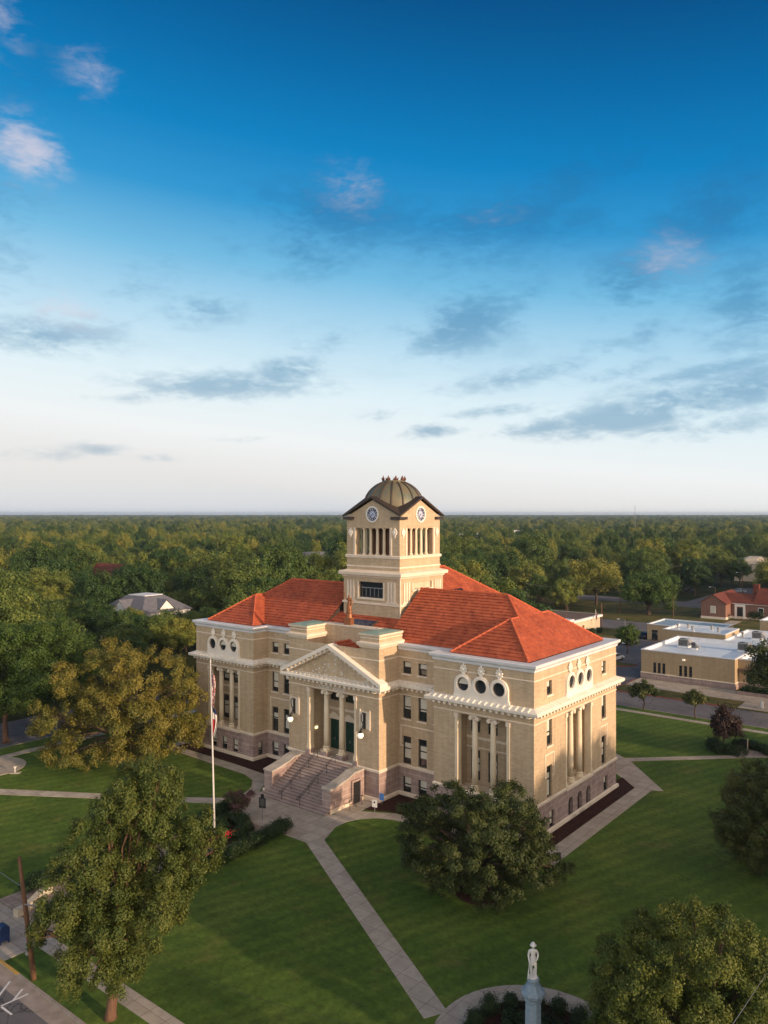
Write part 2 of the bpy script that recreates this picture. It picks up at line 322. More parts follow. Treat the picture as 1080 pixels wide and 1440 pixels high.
M['globe'] = glow('lit_white_globe', (1.0, .90, .76), .38)
M['sconce'] = glow('lit_wall_lamp', (1.0, .82, .45), 1.6)
def leaf_mat(name, stops, trans=.25, rough=.55, own=.28):
    m = mat(name, stops[1][1], rough, .25); t = NT(m)
    a = t.n('ShaderNodeAttribute', attribute_name='tint').outputs['Fac']; oi = t.n('ShaderNodeObjectInfo').outputs['Random']
    f = t.math('ADD', t.math('MULTIPLY', a, 1 - own), t.math('MULTIPLY', oi, own))
    c = t.ramp(f, stops); t.color(c)
    tr = t.n('ShaderNodeBsdfTranslucent', {0: c}); mx = t.n('ShaderNodeMixShader', {0: trans, 1: t.b.outputs[0], 2: tr.outputs[0]})
    t.t.links.new(mx.outputs[0], t.t.nodes['Material Output'].inputs[0]); return m
M['leaf_olive'] = leaf_mat('olive_leaves', [(0, (.028, .050, .012)), (.5, (.072, .104, .022)), (1, (.165, .172, .036))])
M['leaf_green'] = leaf_mat('green_leaves', [(0, (.034, .07, .014)), (.5, (.068, .118, .022)), (1, (.135, .165, .032))])
M['leaf_dark'] = leaf_mat('dark_oak_leaves', [(0, (.024, .04, .012)), (.5, (.055, .075, .018)), (1, (.17, .14, .034))], .15)
M['leaf_pecan'] = leaf_mat('pecan_leaves', [(0, (.035, .06, .013)), (.5, (.105, .135, .026)), (1, (.27, .24, .046))], .2)
M['leaf_gold'] = leaf_mat('golden_oak_leaves', [(0, (.034, .056, .014)), (.45, (.13, .13, .025)), (1, (.32, .24, .045))], .2)
M['leaf_forest'] = leaf_mat('woodland_leaves', [(0, (.018, .040, .011)), (.3, (.036, .078, .018)), (.65, (.132, .172, .033)), (1, (.30, .255, .05))], .15, own=.6)
M['leaf_hedge'] = leaf_mat('clipped_hedge_leaves', [(0, (.012, .028, .009)), (.5, (.022, .045, .013)), (1, (.04, .062, .018))], .1)
M['leaf_purple'] = leaf_mat('dark_purple_leaves', [(0, (.022, .020, .014)), (.6, (.05, .028, .025)), (1, (.12, .035, .05))], .1)
M['leaf_pink'] = leaf_mat('pink_blossom_leaves', [(0, (.03, .05, .015)), (.45, (.05, .06, .02)), (.7, (.13, .055, .065)), (1, (.26, .09, .12))], .1)

# ------------------------------------------------------------------ ground, streets and paths (town grid: p along the front, q going back)
ZR = -.14
g = MB(); g.add([(-16000, -3000, -.16), (16000, -3000, -.16), (16000, 16000, -.16), (-16000, 16000, -.16)], [(0, 1, 2, 3)])
tag(g.build('ground', M['town_ground']), kind='structure')
g = MB()
for x0, x1, y0, y1 in ((-140, 150, -50, -37.55), (-140, 150, 52.2, 61.2), (-29, -17.2, -37.55, 52.2), (90.2, 100, -37.55, 52.2), (12, 28.2, 61.2, 127), (-130, 140, 127, 143), (-29, -17.2, 61.2, 127), (-60, 26, 184, 199), (-4, 8, 199, 262)):
    g.add([(x0, y0, ZR), (x1, y0, ZR), (x1, y1, ZR), (x0, y1, ZR)], [(0, 1, 2, 3)])
grid(g, 'street', M['asphalt'], kind='structure')
g = MB(); g.prism([(-17, -37.37), (90, -37.37), (90, 52), (-17, 52)], -.158, 0); grid(g, 'lawn', M['lawn'], kind='structure')
g = MB()
def frame_rect(mb, x0, x1, y0, y1, w, z0, z1):
    mb.box(x0, x1, y0, y0 + w, z0, z1); mb.box(x0, x1, y1 - w, y1, z0, z1); mb.box(x0, x0 + w, y0 + w, y1 - w, z0, z1); mb.box(x1 - w, x1, y0 + w, y1 - w, z0, z1)
frame_rect(g, -17.19, 90.19, -37.56, 52.19, .18, -.157, .012); grid(g, 'kerb', M['kerb'], kind='structure')
g = MB(); g.box(22, 31.0, -37.57, -37.37, -.02, .02); grid(g, 'kerb_paint', M['yellow'], kind='structure')
g = MB()                                             # gutter strip and parking lines on the near street
g.add([(-17, -38.6, ZR + .004), (90, -38.6, ZR + .004), (90, -37.57, ZR + .004), (-17, -37.57, ZR + .004)], [(0, 1, 2, 3)]); grid(g, 'gutter', M['kerb'], kind='structure')
g = MB()
def line(mb, a, b, w, z): d = Vector((b[0] - a[0], b[1] - a[1])).normalized(); n = Vector((-d.y, d.x)) * w / 2; mb.add([(a[0] - n.x, a[1] - n.y, z), (b[0] - n.x, b[1] - n.y, z), (b[0] + n.x, b[1] + n.y, z), (a[0] + n.x, a[1] + n.y, z)], [(0, 1, 2, 3)])
def pxl(u, v): return toloc(*G(u, v, ZR))
line(g, pxl(14, 1380), pxl(-14, 1417), .13, ZR + .006); line(g, pxl(31.5, 1391), pxl(18.5, 1407), .13, ZR + .006); line(g, pxl(40, 1397.6), pxl(1, 1415), .13, ZR + .007); line(g, pxl(2, 1416), pxl(16.7, 1427), .13, ZR + .008)
grid(g, 'parking_lines', M['paint'], kind='structure')

def sheet(name, polys, z, mat_, cutz=.05):
    mb = MB()
    for p in polys: mb.prism(p, -.02, z)
    return grid(mb, name, mat_, kind='structure')
def arc(cx, cy, r, a0, a1, n=12): return [(cx + r * math.cos(R(a0 + (a1 - a0) * i / n)), cy + r * math.sin(R(a0 + (a1 - a0) * i / n))) for i in range(n + 1)]
# plaza before the steps, with the curved corners where the side walks leave it
plaza = [(19.8, -12.3), (31.4, -12.3), (32.15, -10.95)] + [(31.0, -8.2), (31.0, -6.6), (31.6, -5.3), (32.6, -4.2), (34.2, -3.55), (36.5, -3.3), (40, -3.25), (50.1, -3.25), (50.1, -1.75), (36, -1.75), (33.2, -2.3), (30.6, -3.7), (28.9, -4.6), (28.9, -6.2)] \
    + [(18.6, -6.2), (17.2, -4.1), (15.2, -2.35), (10, -2.1), (-2.5, -2.0), (-2.5, -3.3), (7.6, -3.6), (13.5, -3.75), (15.6, -4.5), (17.1, -6.0), (18.0, -8.0), (18.0, -9.3)]
walk_sets = dict(
    plaza=[plaza],
    side_walk=[[(48.45, -1.6), (50.1, -1.6), (50.1, 19.25), (48.45, 18.95)], [(-2.4, -1.85), (-1.0, -1.85), (-1.0, 20), (-2.4, 20)],
               [(48.45, 19.0), (50.1, 19.3), (51.15, 19.85), (44.8, 27.2), (42.4, 28.95), (40, 30), (36, 30), (36, 28.5), (39.5, 28), (45.54, 21.7)]],
    diagonal_walk=[[(31.3, -12.32), (32.2, -10.97), (53.9, -23.8), (53.2, -25.15)], [(17.9, -11.3), (18.05, -9.3), (13.3, -12.75), (-3.2, -22.9), (-17, -31), (-17, -33), (-1.4, -23.6)]],
    east_walk=[[(43.6, 27.75), (44.8, 27.22), (55.7, 37.7), (63.5, 45.2), (63.5, 46.4), (55.2, 38.7)]],
    sidewalk=[[(-17, -35.15), (90, -35.15), (90, -33.95), (-17, -33.95)], [(-17, 49.1), (90, 49.1), (90, 50.15), (-17, 50.15)], [(-14, -33.9), (-12.7, -33.9), (-12.7, 49.05), (-14, 49.05)],
              [(22.8, -37.36), (28.9, -37.36), (28.9, -35.17), (22.8, -35.17)], [(86, -33.9), (87.2, -33.9), (87.2, 49.05), (86, 49.05)]],
    hedge_court=[[(20.6, -12.35), (28.0, -12.35), (28.0, -33.9), (20.6, -33.9)]])
zz = .012
for k, polys in walk_sets.items():
    sheet(k, polys, zz, M['court'] if k == 'hedge_court' else M['walk']); zz += .005
MC = toloc(8.0, 42.0)                                # monument circle
g = MB(); ro, ri = 5.5, 4.0; o_ = arc(MC[0], MC[1], ro, 0, 360, 48)[:-1]; i_ = arc(MC[0], MC[1], ri, 0, 360, 48)[:-1]
n = 48; g.add([(x, y, .05) for x, y in o_] + [(x, y, .05) for x, y in i_] + [(x, y, -.02) for x, y in o_] + [(x, y, -.02) for x, y in i_],
      [(k, (k + 1) % n, n + (k + 1) % n, n + k) for k in range(n)] + [(2 * n + k, 2 * n + (k + 1) % n, (k + 1) % n, k) for k in range(n)] + [(n + k, n + (k + 1) % n, 3 * n + (k + 1) % n, 3 * n + k) for k in range(n)])
grid(g, 'circle_walk', M['walk'], kind='structure')
lp = toloc(*G(-12, 1079)); g = MB(); g.prism(arc(lp[0], lp[1], 3.6, 0, 360, 32)[:-1], -.02, .045); grid(g, 'round_pavement', M['walk'], kind='structure')
# planting beds of mulch
walk_sets_extra = sheet('plaza', [[(28.55, -6.1), (30.3, -4.2), (30.3, -1.05), (28.55, -1.05)]], .008, M['walk'])
beds = [[(46.9, -1.6), (48.4, -1.6), (48.4, 18.9), (46.2, 21.2), (46.0, 18.3), (46.9, 18.1)], [(30.35, -3.3), (33, -2.1), (36.2, -1.7), (46.85, -1.7), (46.85, .0), (36.1, .0), (36.1, 2.3), (30.3, 2.3)],
        [(-.95, -1.9), (10, -2.0), (15.1, -2.3), (17.6, -4.4), (18.2, -5.0), (18.2, -1.0), (17.5, -1), (17.5, 2.2), (10.8, 2.2), (10.8, -.0), (0.1, -.0), (.1, 18), (-.95, 18)]]
sheet('mulch_bed', beds, .05, M['mulch'])
g = MB(); g.lathe([(1.9, -.02), (1.75, .07), (.2, .12)], 20, c=(toloc(*G(675, 1256)) + (0,))); g.lathe([(3.9, -.02), (3.85, .06), (.2, .10)], 32, c=MC + (0,))
grid(g, 'mulch_ring', M['mulch'], kind='structure')
# blocks across the far street
g = MB(); g.prism([(28.4, 61.4), (150, 61.4), (150, 126.8), (28.4, 126.8)], -.158, 0); g.prism([(-17, 61.4), (11.8, 61.4), (11.8, 126.8), (-17, 126.8)], -.158, 0); g.prism([(-16.1, 143.2), (120, 143.2), (120, 183.8), (-16.1, 183.8)], -.158, 0)
g.prism([(-130, 143.2), (-16.2, 143.2), (-16.2, 185), (-130, 185)], -.158, 0)
grid(g, 'verge', M['verge'], kind='structure')
g = MB(); g.prism([(28.6, 66.2), (150, 66.2), (150, 72.9), (28.6, 72.9)], -.02, .03); g.prism([(47.5, 61.6), (150, 61.6), (150, 66.1), (47.5, 66.1)], -.02, .035); g.prism([(20.4, 150), (23.2, 150), (23.2, 160), (20.4, 160)], -.02, .03); grid(g, 'pavement', M['walk'], kind='structure')
g = MB(); g.box(28.2, 46, 61.2, 61.39, -.157, .02); g.box(28.2, 28.39, 61.4, 72, -.157, .02)
g.prism(arc(20.5, 84.5, 3.4, 180, 360, 10), -.158, .03); grid(g, 'red_kerb', M['redkerb'], kind='structure')
g = MB(); g.prism(arc(20.5, 84.5, 3.2, 180, 360, 10), -.0, .05); g.prism([(24, 86), (28, 86), (28, 96), (24, 96)], -.15, .01); g.prism([(2, 121.2), (9, 121.2), (9, 126), (2, 126)], -.01, .03); grid(g, 'grass_island', M['verge'], kind='structure')

# ------------------------------------------------------------------ the courthouse
PL, PR, DEP = .2, 46.8, 18.0
QR = 2.2                                             # recessed front between the pavilions
court = thing('courthouse', 'tan brick courthouse with red tile hipped roofs, columned pediment entrance and domed clock tower', 'courthouse', pq(0, 0), 0, ROT)
def part(mb, name, m, parent=None, label=None, smooth=False):
    o = mb.build(name, m, parent or court, smooth)
    if label: o['label'] = label
    return o
def wall(mb, a, b, z0, z1, ops=(), depth=.28, mi=0, rmi=None):
    a, b = Vector(a), Vector(b); d = (b - a); L = d.length; d /= L; n = Vector((d.y, -d.x)); rmi = mi if rmi is None else rmi
    S = sorted({0.0, L} | {o[0] for o in ops} | {o[1] for o in ops}); T = sorted({z0, z1} | {o[2] for o in ops} | {o[3] for o in ops})
    P = lambda s, z, o=0.0: (a.x + d.x * s + n.x * o, a.y + d.y * s + n.y * o, z)
    for i in range(len(S) - 1):
        for j in range(len(T) - 1):
            sm, tm = (S[i] + S[i + 1]) / 2, (T[j] + T[j + 1]) / 2
            if any(o[0] < sm < o[1] and o[2] < tm < o[3] for o in ops): continue
            mb.add([P(S[i], T[j]), P(S[i + 1], T[j]), P(S[i + 1], T[j + 1]), P(S[i], T[j + 1])], [(0, 1, 2, 3)], mi)
    for o in ops:
        s0, s1, t0, t1 = o[:4]; dp = -(o[4] if len(o) > 4 else depth)
        for q in ([(s0, t0, 0), (s0, t1, 0), (s0, t1, dp), (s0, t0, dp)], [(s1, t0, 0), (s1, t0, dp), (s1, t1, dp), (s1, t1, 0)], [(s0, t1, 0), (s1, t1, 0), (s1, t1, dp), (s0, t1, dp)], [(s0, t0, 0), (s0, t0, dp), (s1, t0, dp), (s1, t0, 0)]):
            mb.add([P(*x) for x in q], [(0, 1, 2, 3)], rmi)
    return P
def pbox(mb, P, s0, s1, z0, z1, o0, o1, mi=0):        # box in wall coordinates, o is out from the wall
    mb.add([P(s0, z0, o0), P(s1, z0, o0), P(s1, z0, o1), P(s0, z0, o1), P(s0, z1, o0), P(s1, z1, o0), P(s1, z1, o1), P(s0, z1, o1)],
           [(0, 1, 2, 3), (7, 6, 5, 4), (4, 5, 1, 0), (5, 6, 2, 1), (6, 7, 3, 2), (7, 4, 0, 3)], mi)
wrng = random.Random(5)
def window(P, s0, s1, z0, z1, dp=.28, rail=True, blind=None, parent=None, name='window'):
    f = MB(); w = .09
    for b in ((s0, s0 + w, z0, z1), (s1 - w, s1, z0, z1), (s0 + w, s1 - w, z0, z0 + w), (s0 + w, s1 - w, z1 - w, z1)): pbox(f, P, *b, -dp, -dp + .1)
    zm = z0 + (z1 - z0) * (.5 if z1 - z0 < 2.6 else .55)
    if rail: pbox(f, P, s0 + w, s1 - w, zm - .05, zm + .05, -dp, -dp + .11)
    if z1 - z0 > 2.6: pbox(f, P, s0 + w, s1 - w, z1 - .72, z1 - .62, -dp, -dp + .09)
    fo = part(f, name, M['frame'], parent)
    g = MB(); pbox(g, P, s0 + w, s1 - w, z0 + w, z1 - w, -dp, -dp + .03); part(g, 'pane', M['glass'], fo)
    bl = wrng.choice((.25, .45, .55, .55, .6, .75)) if blind is None else blind
    if bl > 0:
        g = MB(); zt = z1 - w - (.62 if z1 - z0 > 2.6 else .02); pbox(g, P, s0 + w + .03, s1 - w - .03, max(z0 + w, zt - bl * (z1 - z0)), zt, -dp + .03, -dp + .045); part(g, 'blind', M['blind'], fo)
    return fo
def sill(mb, P, s0, s1, z): pbox(mb, P, s0 - .12, s1 + .12, z - .16, z, -.02, .1)
def sweep(mb, path, prof, closed=False, mi=0):        # prof: (out, z); outside is on the right of the path
    n = len(path); pts = [Vector(p) for p in path]; offs = []
    for i in range(n):
        a = pts[i - 1] if (i or closed) else None; c = pts[(i + 1) % n] if (i < n - 1 or closed) else None
        n1 = n2 = None
        if a is not None: d = (pts[i] - a).normalized(); n1 = Vector((d.y, -d.x))
        if c is not None: d = (c - pts[i]).normalized(); n2 = Vector((d.y, -d.x))
        if n1 is None: m = n2
        elif n2 is None: m = n1
        else: m = (n1 + n2); m = m / max(.2, m.dot(n1))
        offs.append(m)
    k = len(prof); vs = [(pts[i].x + offs[i].x * o, pts[i].y + offs[i].y * o, z) for i in range(n) for o, z in prof]
    fs = [(i * k + j, ((i + 1) % n) * k + j, ((i + 1) % n) * k + (j + 1), i * k + j + 1) for i in range(n if closed else n - 1) for j in range(k - 1)]
    if not closed: fs += [tuple(range(k))[::-1], tuple(range((n - 1) * k, n * k))]
    mb.add(vs, fs, mi)
PX0, PX1, PQ = 17.6, 30.25, -1.0                      # portico block
outline = [(PL, DEP), (PL, 0), (10.7, 0), (10.7, QR), (PX0, QR), (PX0, PQ), (PX1, PQ), (PX1, QR), (36.2, QR), (36.2, 0), (PR, 0), (PR, DEP), (36.2, DEP), (36.2, 29.5), (10.7, 29.5), (10.7, DEP)]
WT, MCZ, TOP = 2.95, 11.0, 15.0
segs = [(outline[i], outline[(i + 1) % len(outline)]) for i in range(len(outline))]
LG = dict(L=(5.45, 2.9), P=(23.87, 3.45), R=(41.5, 2.9))
LZ0, LZ1 = 3.05, 10.08
up = {i: [] for i in range(len(segs))}; lo = {i: [] for i in range(len(segs))}
def recess_windows(i, xs):
    for x in xs:
        up[i] += [(x - .52, x + .52, 12.4, 13.62), (x - .52, x + .52, 7.85, 10.15), (x - .52, x + .52, 3.25, 6.05)]; lo[i] += [(x - .52, x + .52, .35, 1.95)]
recess_windows(3, (1.3, 3.25, 5.2)); recess_windows(7, (1.05, 3.0, 4.95))
for q in (2.9, 14.85):
    up[10] += [(q - .5, q + .5, 12.4, 13.66), (q - .52, q + .52, 7.85, 10.15), (q - .52, q + .52, 3.2, 6.05)]; lo[10] += [(q + .0, q + 1.0, .3, 1.88)]
for k, x in enumerate((3.4, 5.35, 7.3)): lo[1].append((x - .5, x + .5, .45, 1.95))
for x in (39.4, 41.4, 43.4): lo[9].append((x - 36.2 - .5, x - 36.2 + .5, .45, 1.95))
lo[2].append((.75, 1.55, .45, 1.95))
arches = [(6.75, 7.75), (8.72, 9.72), (10.68, 11.68)]
loggia = {1: (LG['L'][0] - PL, 2.9, 2.0), 5: (LG['P'][0] - PX0, 3.45, 2.9), 9: (LG['R'][0] - 36.2, 2.9, 2.0), 10: (9.0, 2.9, 2.0)}
wb, sb, tr = MB(), MB(), MB()
wins = []
for i, (a, b) in enumerate(segs):
    U = list(up[i])
    if i in loggia: c, h, dp = loggia[i]; U.append((c - h, c + h, LZ0, LZ1, dp))
    P = wall(wb, a, b, WT, TOP, U)
    for o in up[i]: wins.append((P, o)); (sill(tr, P, o[0], o[1], o[2]))
    ops = list(lo[i])
    aP = wall(sb, (Vector(a) + Vector((0, 0))), b, 0, WT, ops + ([(x0, x1, .05, 2.0) for x0, x1 in arches] if i == 10 else []), .34)
    for o in lo[i]: wins.append((aP, o))
    if i == 10:                                        # three arched basement openings: fill the spandrels over each arch
        for x0, x1 in arches:
            cx, r = (x0 + x1) / 2, .5
            for sgn in (-1, 1):
                ring = [(cx + sgn * r * math.cos(R(t)), 1.5 + r * math.sin(R(t))) for t in range(0, 91, 15)]
                for k in range(len(ring) - 1):
                    q = [(ring[k][0], ring[k][1]), (ring[k + 1][0], ring[k + 1][1]), (ring[k + 1][0], 2.0), (ring[k][0], 2.0)]
                    if sgn < 0: q = q[::-1]
                    sb.add([aP(x, z, -.001) for x, z in q], [(0, 1, 2, 3)]); sb.add([aP(ring[k][0], ring[k][1], 0), aP(ring[k + 1][0], ring[k + 1][1], 0), aP(ring[k + 1][0], ring[k + 1][1], -.34), aP(ring[k][0], ring[k][1], -.34)], [(0, 1, 2, 3) if sgn > 0 else (3, 2, 1, 0)])
            f = MB(); pbox(f, aP, x0, x1, .05, 2.0, -.4, -.33); fo = part(f, 'arched_window', M['glass'])
            f = MB(); pbox(f, aP, cx - .04, cx + .04, .06, 1.98, -.33, -.28); pbox(f, aP, x0, x1, 1.4, 1.48, -.33, -.27); part(f, 'bars', M['iron'], fo)
            pbox(tr, aP, x0 - .1, x1 + .1, -.02, .3, -.05, .22)
    if i in loggia:
        c, h, dp = loggia[i]
        d = (Vector(b) - Vector(a)).normalized(); nn = Vector((d.y, -d.x)); a2 = Vector(a) + d * (c - h) - nn * dp; b2 = Vector(a) + d * (c + h) - nn * dp
        z0 = LZ0
        if i == 5: ops2 = [(h + x - .62, h + x + .62, z0 + .02, z0 + 3.25) for x in (-2.2, 0, 2.2)] + [(h + x - .6, h + x + .6, 8.35, 9.9) for x in (-2.2, 0, 2.2)]
        else: ops2 = [(h + x - .5, h + x + .5, 3.5, 6.3) for x in (-1.9, 0, 1.9)] + [(h + x - .5, h + x + .5, 8.0, 9.85) for x in (-1.9, 0, 1.9)]
        P2 = wall(wb, a2, b2, z0, LZ1, ops2, .12)
        for o in ops2:
            if i == 5 and o[2] < 4:
                f = MB(); zt = o[3]
                pbox(f, P2, o[0], o[1], o[2], zt, -.14, -.09)
                for sgn in (0, 1):
                    x0 = o[0] + .03 + sgn * .62; x1 = x0 + .56
                    for z0_, z1_ in ((o[2] + .1, o[2] + .9), (o[2] + 1.0, o[2] + 2.3), (o[2] + 2.45, zt - .08)): pbox(f, P2, x0 + .06, x1 - .06, z0_, z1_, -.09, -.06)
                do = part(f, 'door', M['door']); f = MB(); pbox(f, P2, o[0] + .54, o[0] + .57, o[2] + .95, o[2] + 1.25, -.06, 0); pbox(f, P2, o[0] + .67, o[0] + .70, o[2] + .95, o[2] + 1.25, -.06, 0); part(f, 'handle', M['steel'], do)
                xm = (o[0] + o[1]) / 2; f = MB()       # little pediment over the door
                for q in ((0, .16), ): f.add([P2(xm - .95, zt + .25, q[0]), P2(xm + .95, zt + .25, q[0]), P2(xm, zt + .85, q[0]), P2(xm - .95, zt + .25, q[1]), P2(xm + .95, zt + .25, q[1]), P2(xm, zt + .85, q[1])], [(0, 2, 1), (3, 4, 5), (0, 1, 4, 3), (1, 2, 5, 4), (2, 0, 3, 5)])
                pbox(f, P2, xm - .8, xm + .8, zt + .02, zt + .24, -.02, .1); part(f, 'door_pediment', M['trim'])
            else: wins.append((P2, o, .12))
        pbox(tr, P2, 0, 2 * h, 7.35, 7.6, -.01, .06)    # string course across the back of the loggia
        pbox(tr, P2, 0, 2 * h, 6.5, 6.62, -.01, .05)
for w_ in wins:
    P, o = w_[0], w_[1]; window(P, o[0], o[1], o[2], o[3], w_[2] if len(w_) > 2 else .28, blind=None if o[0] > -9 else 0)
part(wb, 'wall', M['brick']); 
# stone plinth, water table, belt courses
sweep(sb, outline, [(0.02, -.1), (.22, -.1), (.22, .32), (.04, .42)], True, 1)
part(sb, 'basement', [M['stone'], M['trim']])
sweep(tr, outline, [(0, WT - .12), (.10, WT - .08), (.14, WT + .12), (.02, WT + .22)], True)
for z in (13.95, 10.16): sweep(tr, outline, [(0, z), (.05, z + .02), (.05, z + .1), (0, z + .12)], True)
# thin raised frames round the tall lower windows
for i, xs in ((3, ((.5, 6.0),)), (7, ((.25, 5.75),)), (10, ((2.0, 3.8), (13.95, 15.75)))):
    a, b = Vector(segs[i][0]), Vector(segs[i][1]); d = (b - a).normalized(); n_ = Vector((d.y, -d.x)); P = lambda s, z, o=0.0: (a.x + d.x * s + n_.x * o, a.y + d.y * s + n_.y * o, z)
    for x0, x1 in xs:
        pbox(tr, P, x0, x1, 7.05, 7.17, -.02, .05); pbox(tr, P, x0, x0 + .12, 5.0, 7.05, -.02, .05); pbox(tr, P, x1 - .12, x1, 5.0, 7.05, -.02, .05)
        pbox(tr, P, x0 + .12, x0 + .4, 5.0, 5.1, -.02, .05); pbox(tr, P, x1 - .4, x1 - .12, 5.0, 5.1, -.02, .05)
part(tr, 'belt_course', M['trim'])
# main cornice with its brackets and the lapped seams on top
OV = .68
cn = MB(); sweep(cn, outline, [(0, MCZ - .28), (.10, MCZ - .22), (.14, MCZ), (OV - .08, MCZ + .06), (OV, MCZ + .14), (OV + .03, MCZ + .36), (OV - .05, MCZ + .42), (0, MCZ + .66)], True); dn = cn; seam = cn
for i, (a, b) in enumerate(segs):
    if i > 11: continue
    a, b = Vector(a), Vector(b); d = (b - a); L = d.length; d /= L; n_ = Vector((d.y, -d.x)); P = lambda s, z, o=0.0: (a.x + d.x * s + n_.x * o, a.y + d.y * s + n_.y * o, z)
    k = max(1, int(round(L / .62)))
    for j in range(k):
        s = (j + .5) * L / k; pbox(dn, P, s - .13, s + .13, MCZ - .16, MCZ + .05, .1, .56, 1)
        if i != 5: seam.add([P(s - .10, MCZ + .40, OV), P(s + .10, MCZ + .40, OV), P(s + .10, MCZ + .62, .05), P(s - .10, MCZ + .62, .05), P(s - .07, MCZ + .47, OV), P(s + .07, MCZ + .47, OV), P(s + .07, MCZ + .70, .05), P(s - .07, MCZ + .70, .05)], [(0, 1, 5, 4), (1, 2, 6, 5), (2, 3, 7, 6), (3, 0, 4, 7), (4, 5, 6, 7)])
        else: pbox(seam, P, s - .13, s + .13, MCZ + .40, MCZ + .62, .12, .60)
part(cn, 'cornice', [M['white_trim'], M['trim']])
# top cornice and gutter
open_path = [(PX1, QR), (36.2, QR), (36.2, 0), (PR, 0), (PR, DEP), (36.2, DEP), (36.2, 29.5), (10.7, 29.5), (10.7, DEP), (PL, DEP), (PL, 0), (10.7, 0), (10.7, QR), (PX0, QR)]
cn = MB(); sweep(cn, open_path, [(-.02, TOP - .25), (.10, TOP - .2), (.14, TOP), (.34, TOP + .2), (.38, TOP + .42), (.30, TOP + .46), (-.9, TOP + .40), (-.9, TOP + .1)]); part(cn, 'roof_cornice', M['white_roof'])

# ---- columns and corner piers of the loggias
def lathe_obj(prof, seg, c, name, m, parent, smooth=True, sx=1, sy=1):
    mb = MB(); mb.lathe(prof, seg, c, sx=sx, sy=sy); o = mb.build(name, m, parent, smooth)
    return o
def column(x, y, z0, z1, r, axis, pedestal=False):
    base = MB()
    if pedestal: base.box(x - .45, x + .45, y - .45, y + .45, z0, z0 + .55, 1); z0 += .55
    base.box(x - r * 1.5, x + r * 1.5, y - r * 1.5, y + r * 1.5, z0, z0 + .14)
    base.lathe([(r * 1.45, .14), (r * 1.5, .22), (r * 1.4, .3), (r * 1.18, .34), (r * 1.16, .42), (r * 1.28, .5), (r * 1.12, .56), (r * 1.0, .6)], 20, (x, y, z0))
    root = part(base, 'column', [M['column'], M['stone']])
    h = z1 - z0; sh = MB(); sh.lathe([(r, .58), (r, .3 * h), (r * .95, .6 * h), (r * .84, h - .5)], 24, (x, y, z0)); part(sh, 'shaft', M['column'], root, smooth=True)
    c = MB(); c.lathe([(r * .84, h - .5), (r * .95, h - .44), (r * .86, h - .4), (r * 1.1, h - .2)], 20, (x, y, z0)); c.box(x - r * 1.3, x + r * 1.3, y - r * 1.3, y + r * 1.3, z0 + h - .12, z0 + h - .002)
    for s in (-1, 1):
        ctr = Vector((x, y, z0 + h - .3)) + (Vector((s * r * 1.25, 0, 0)) if axis == 'x' else Vector((0, s * r * 1.25, 0)))
        e = Vector((0, r * 1.2, 0)) if axis == 'x' else Vector((r * 1.2, 0, 0))
        c.tube([ctr - e, ctr - e * .9, ctr + e * .9, ctr + e], [.1, .2, .2, .1], 12)
    part(c, 'capital', M['trim'], root)
def pier(P, s0, s1, z0, z1, dp):
    f = MB(); pbox(f, P, s0, s1, z0 + .5, z1 - .4, -dp, .05); pbox(f, P, s0 - .07, s1 + .07, z0, z0 + .3, -dp, .13); pbox(f, P, s0 - .04, s1 + .04, z0 + .3, z0 + .5, -dp, .09)
    ro_ = part(f, 'corner_pier', M['column']); f = MB(); pbox(f, P, s0 - .06, s1 + .06, z1 - .4, z1 - .01, -dp, .12); part(f, 'capital', M['trim'], ro_)
for i in loggia:
    c, h, dp = loggia[i]; a, b = Vector(segs[i][0]), Vector(segs[i][1]); d = (b - a).normalized(); n_ = Vector((d.y, -d.x))
    P = (lambda a, d, n_: (lambda s, z, o=0.0: (a.x + d.x * s + n_.x * o, a.y + d.y * s + n_.y * o, z)))(a, d, n_)
    sp = 1.09 if i == 5 else .97
    for s in (-sp, sp):
        x, y, _ = P(c + s, 0, -.42); column(x, y, LZ0, LZ1, .29, 'x' if abs(d.x) > .5 else 'y', i == 5)
    for s in (-1, 1): pier(P, c + s * h - (0 if s < 0 else .3), c + s * h + (.3 if s < 0 else 0), LZ0 + (.5 if i == 5 else 0), LZ1, .62)
    if i == 5:
        f = MB()
        for s in (-1, 1): pbox(f, P, c + s * (h - .13) - .3, c + s * (h - .13) + .3, LZ0, LZ0 + .5, -.7, .16)
        part(f, 'pier_pedestal', M['stone'])
# loggia floors
for i in loggia:
    f = MB()
    c, h, dp = loggia[i]; a, b = Vector(segs[i][0]), Vector(segs[i][1]); d = (b - a).normalized(); n_ = Vector((d.y, -d.x)); P = lambda s, z, o=0.0: (a.x + d.x * s + n_.x * o, a.y + d.y * s + n_.y * o, z)
    pbox(f, P, c - h + .003, c + h - .003, LZ0 - .2, LZ0 + .006, -dp + .003, .2 if i != 5 else -.0)
    part(f, 'loggia_floor', M['trim'])

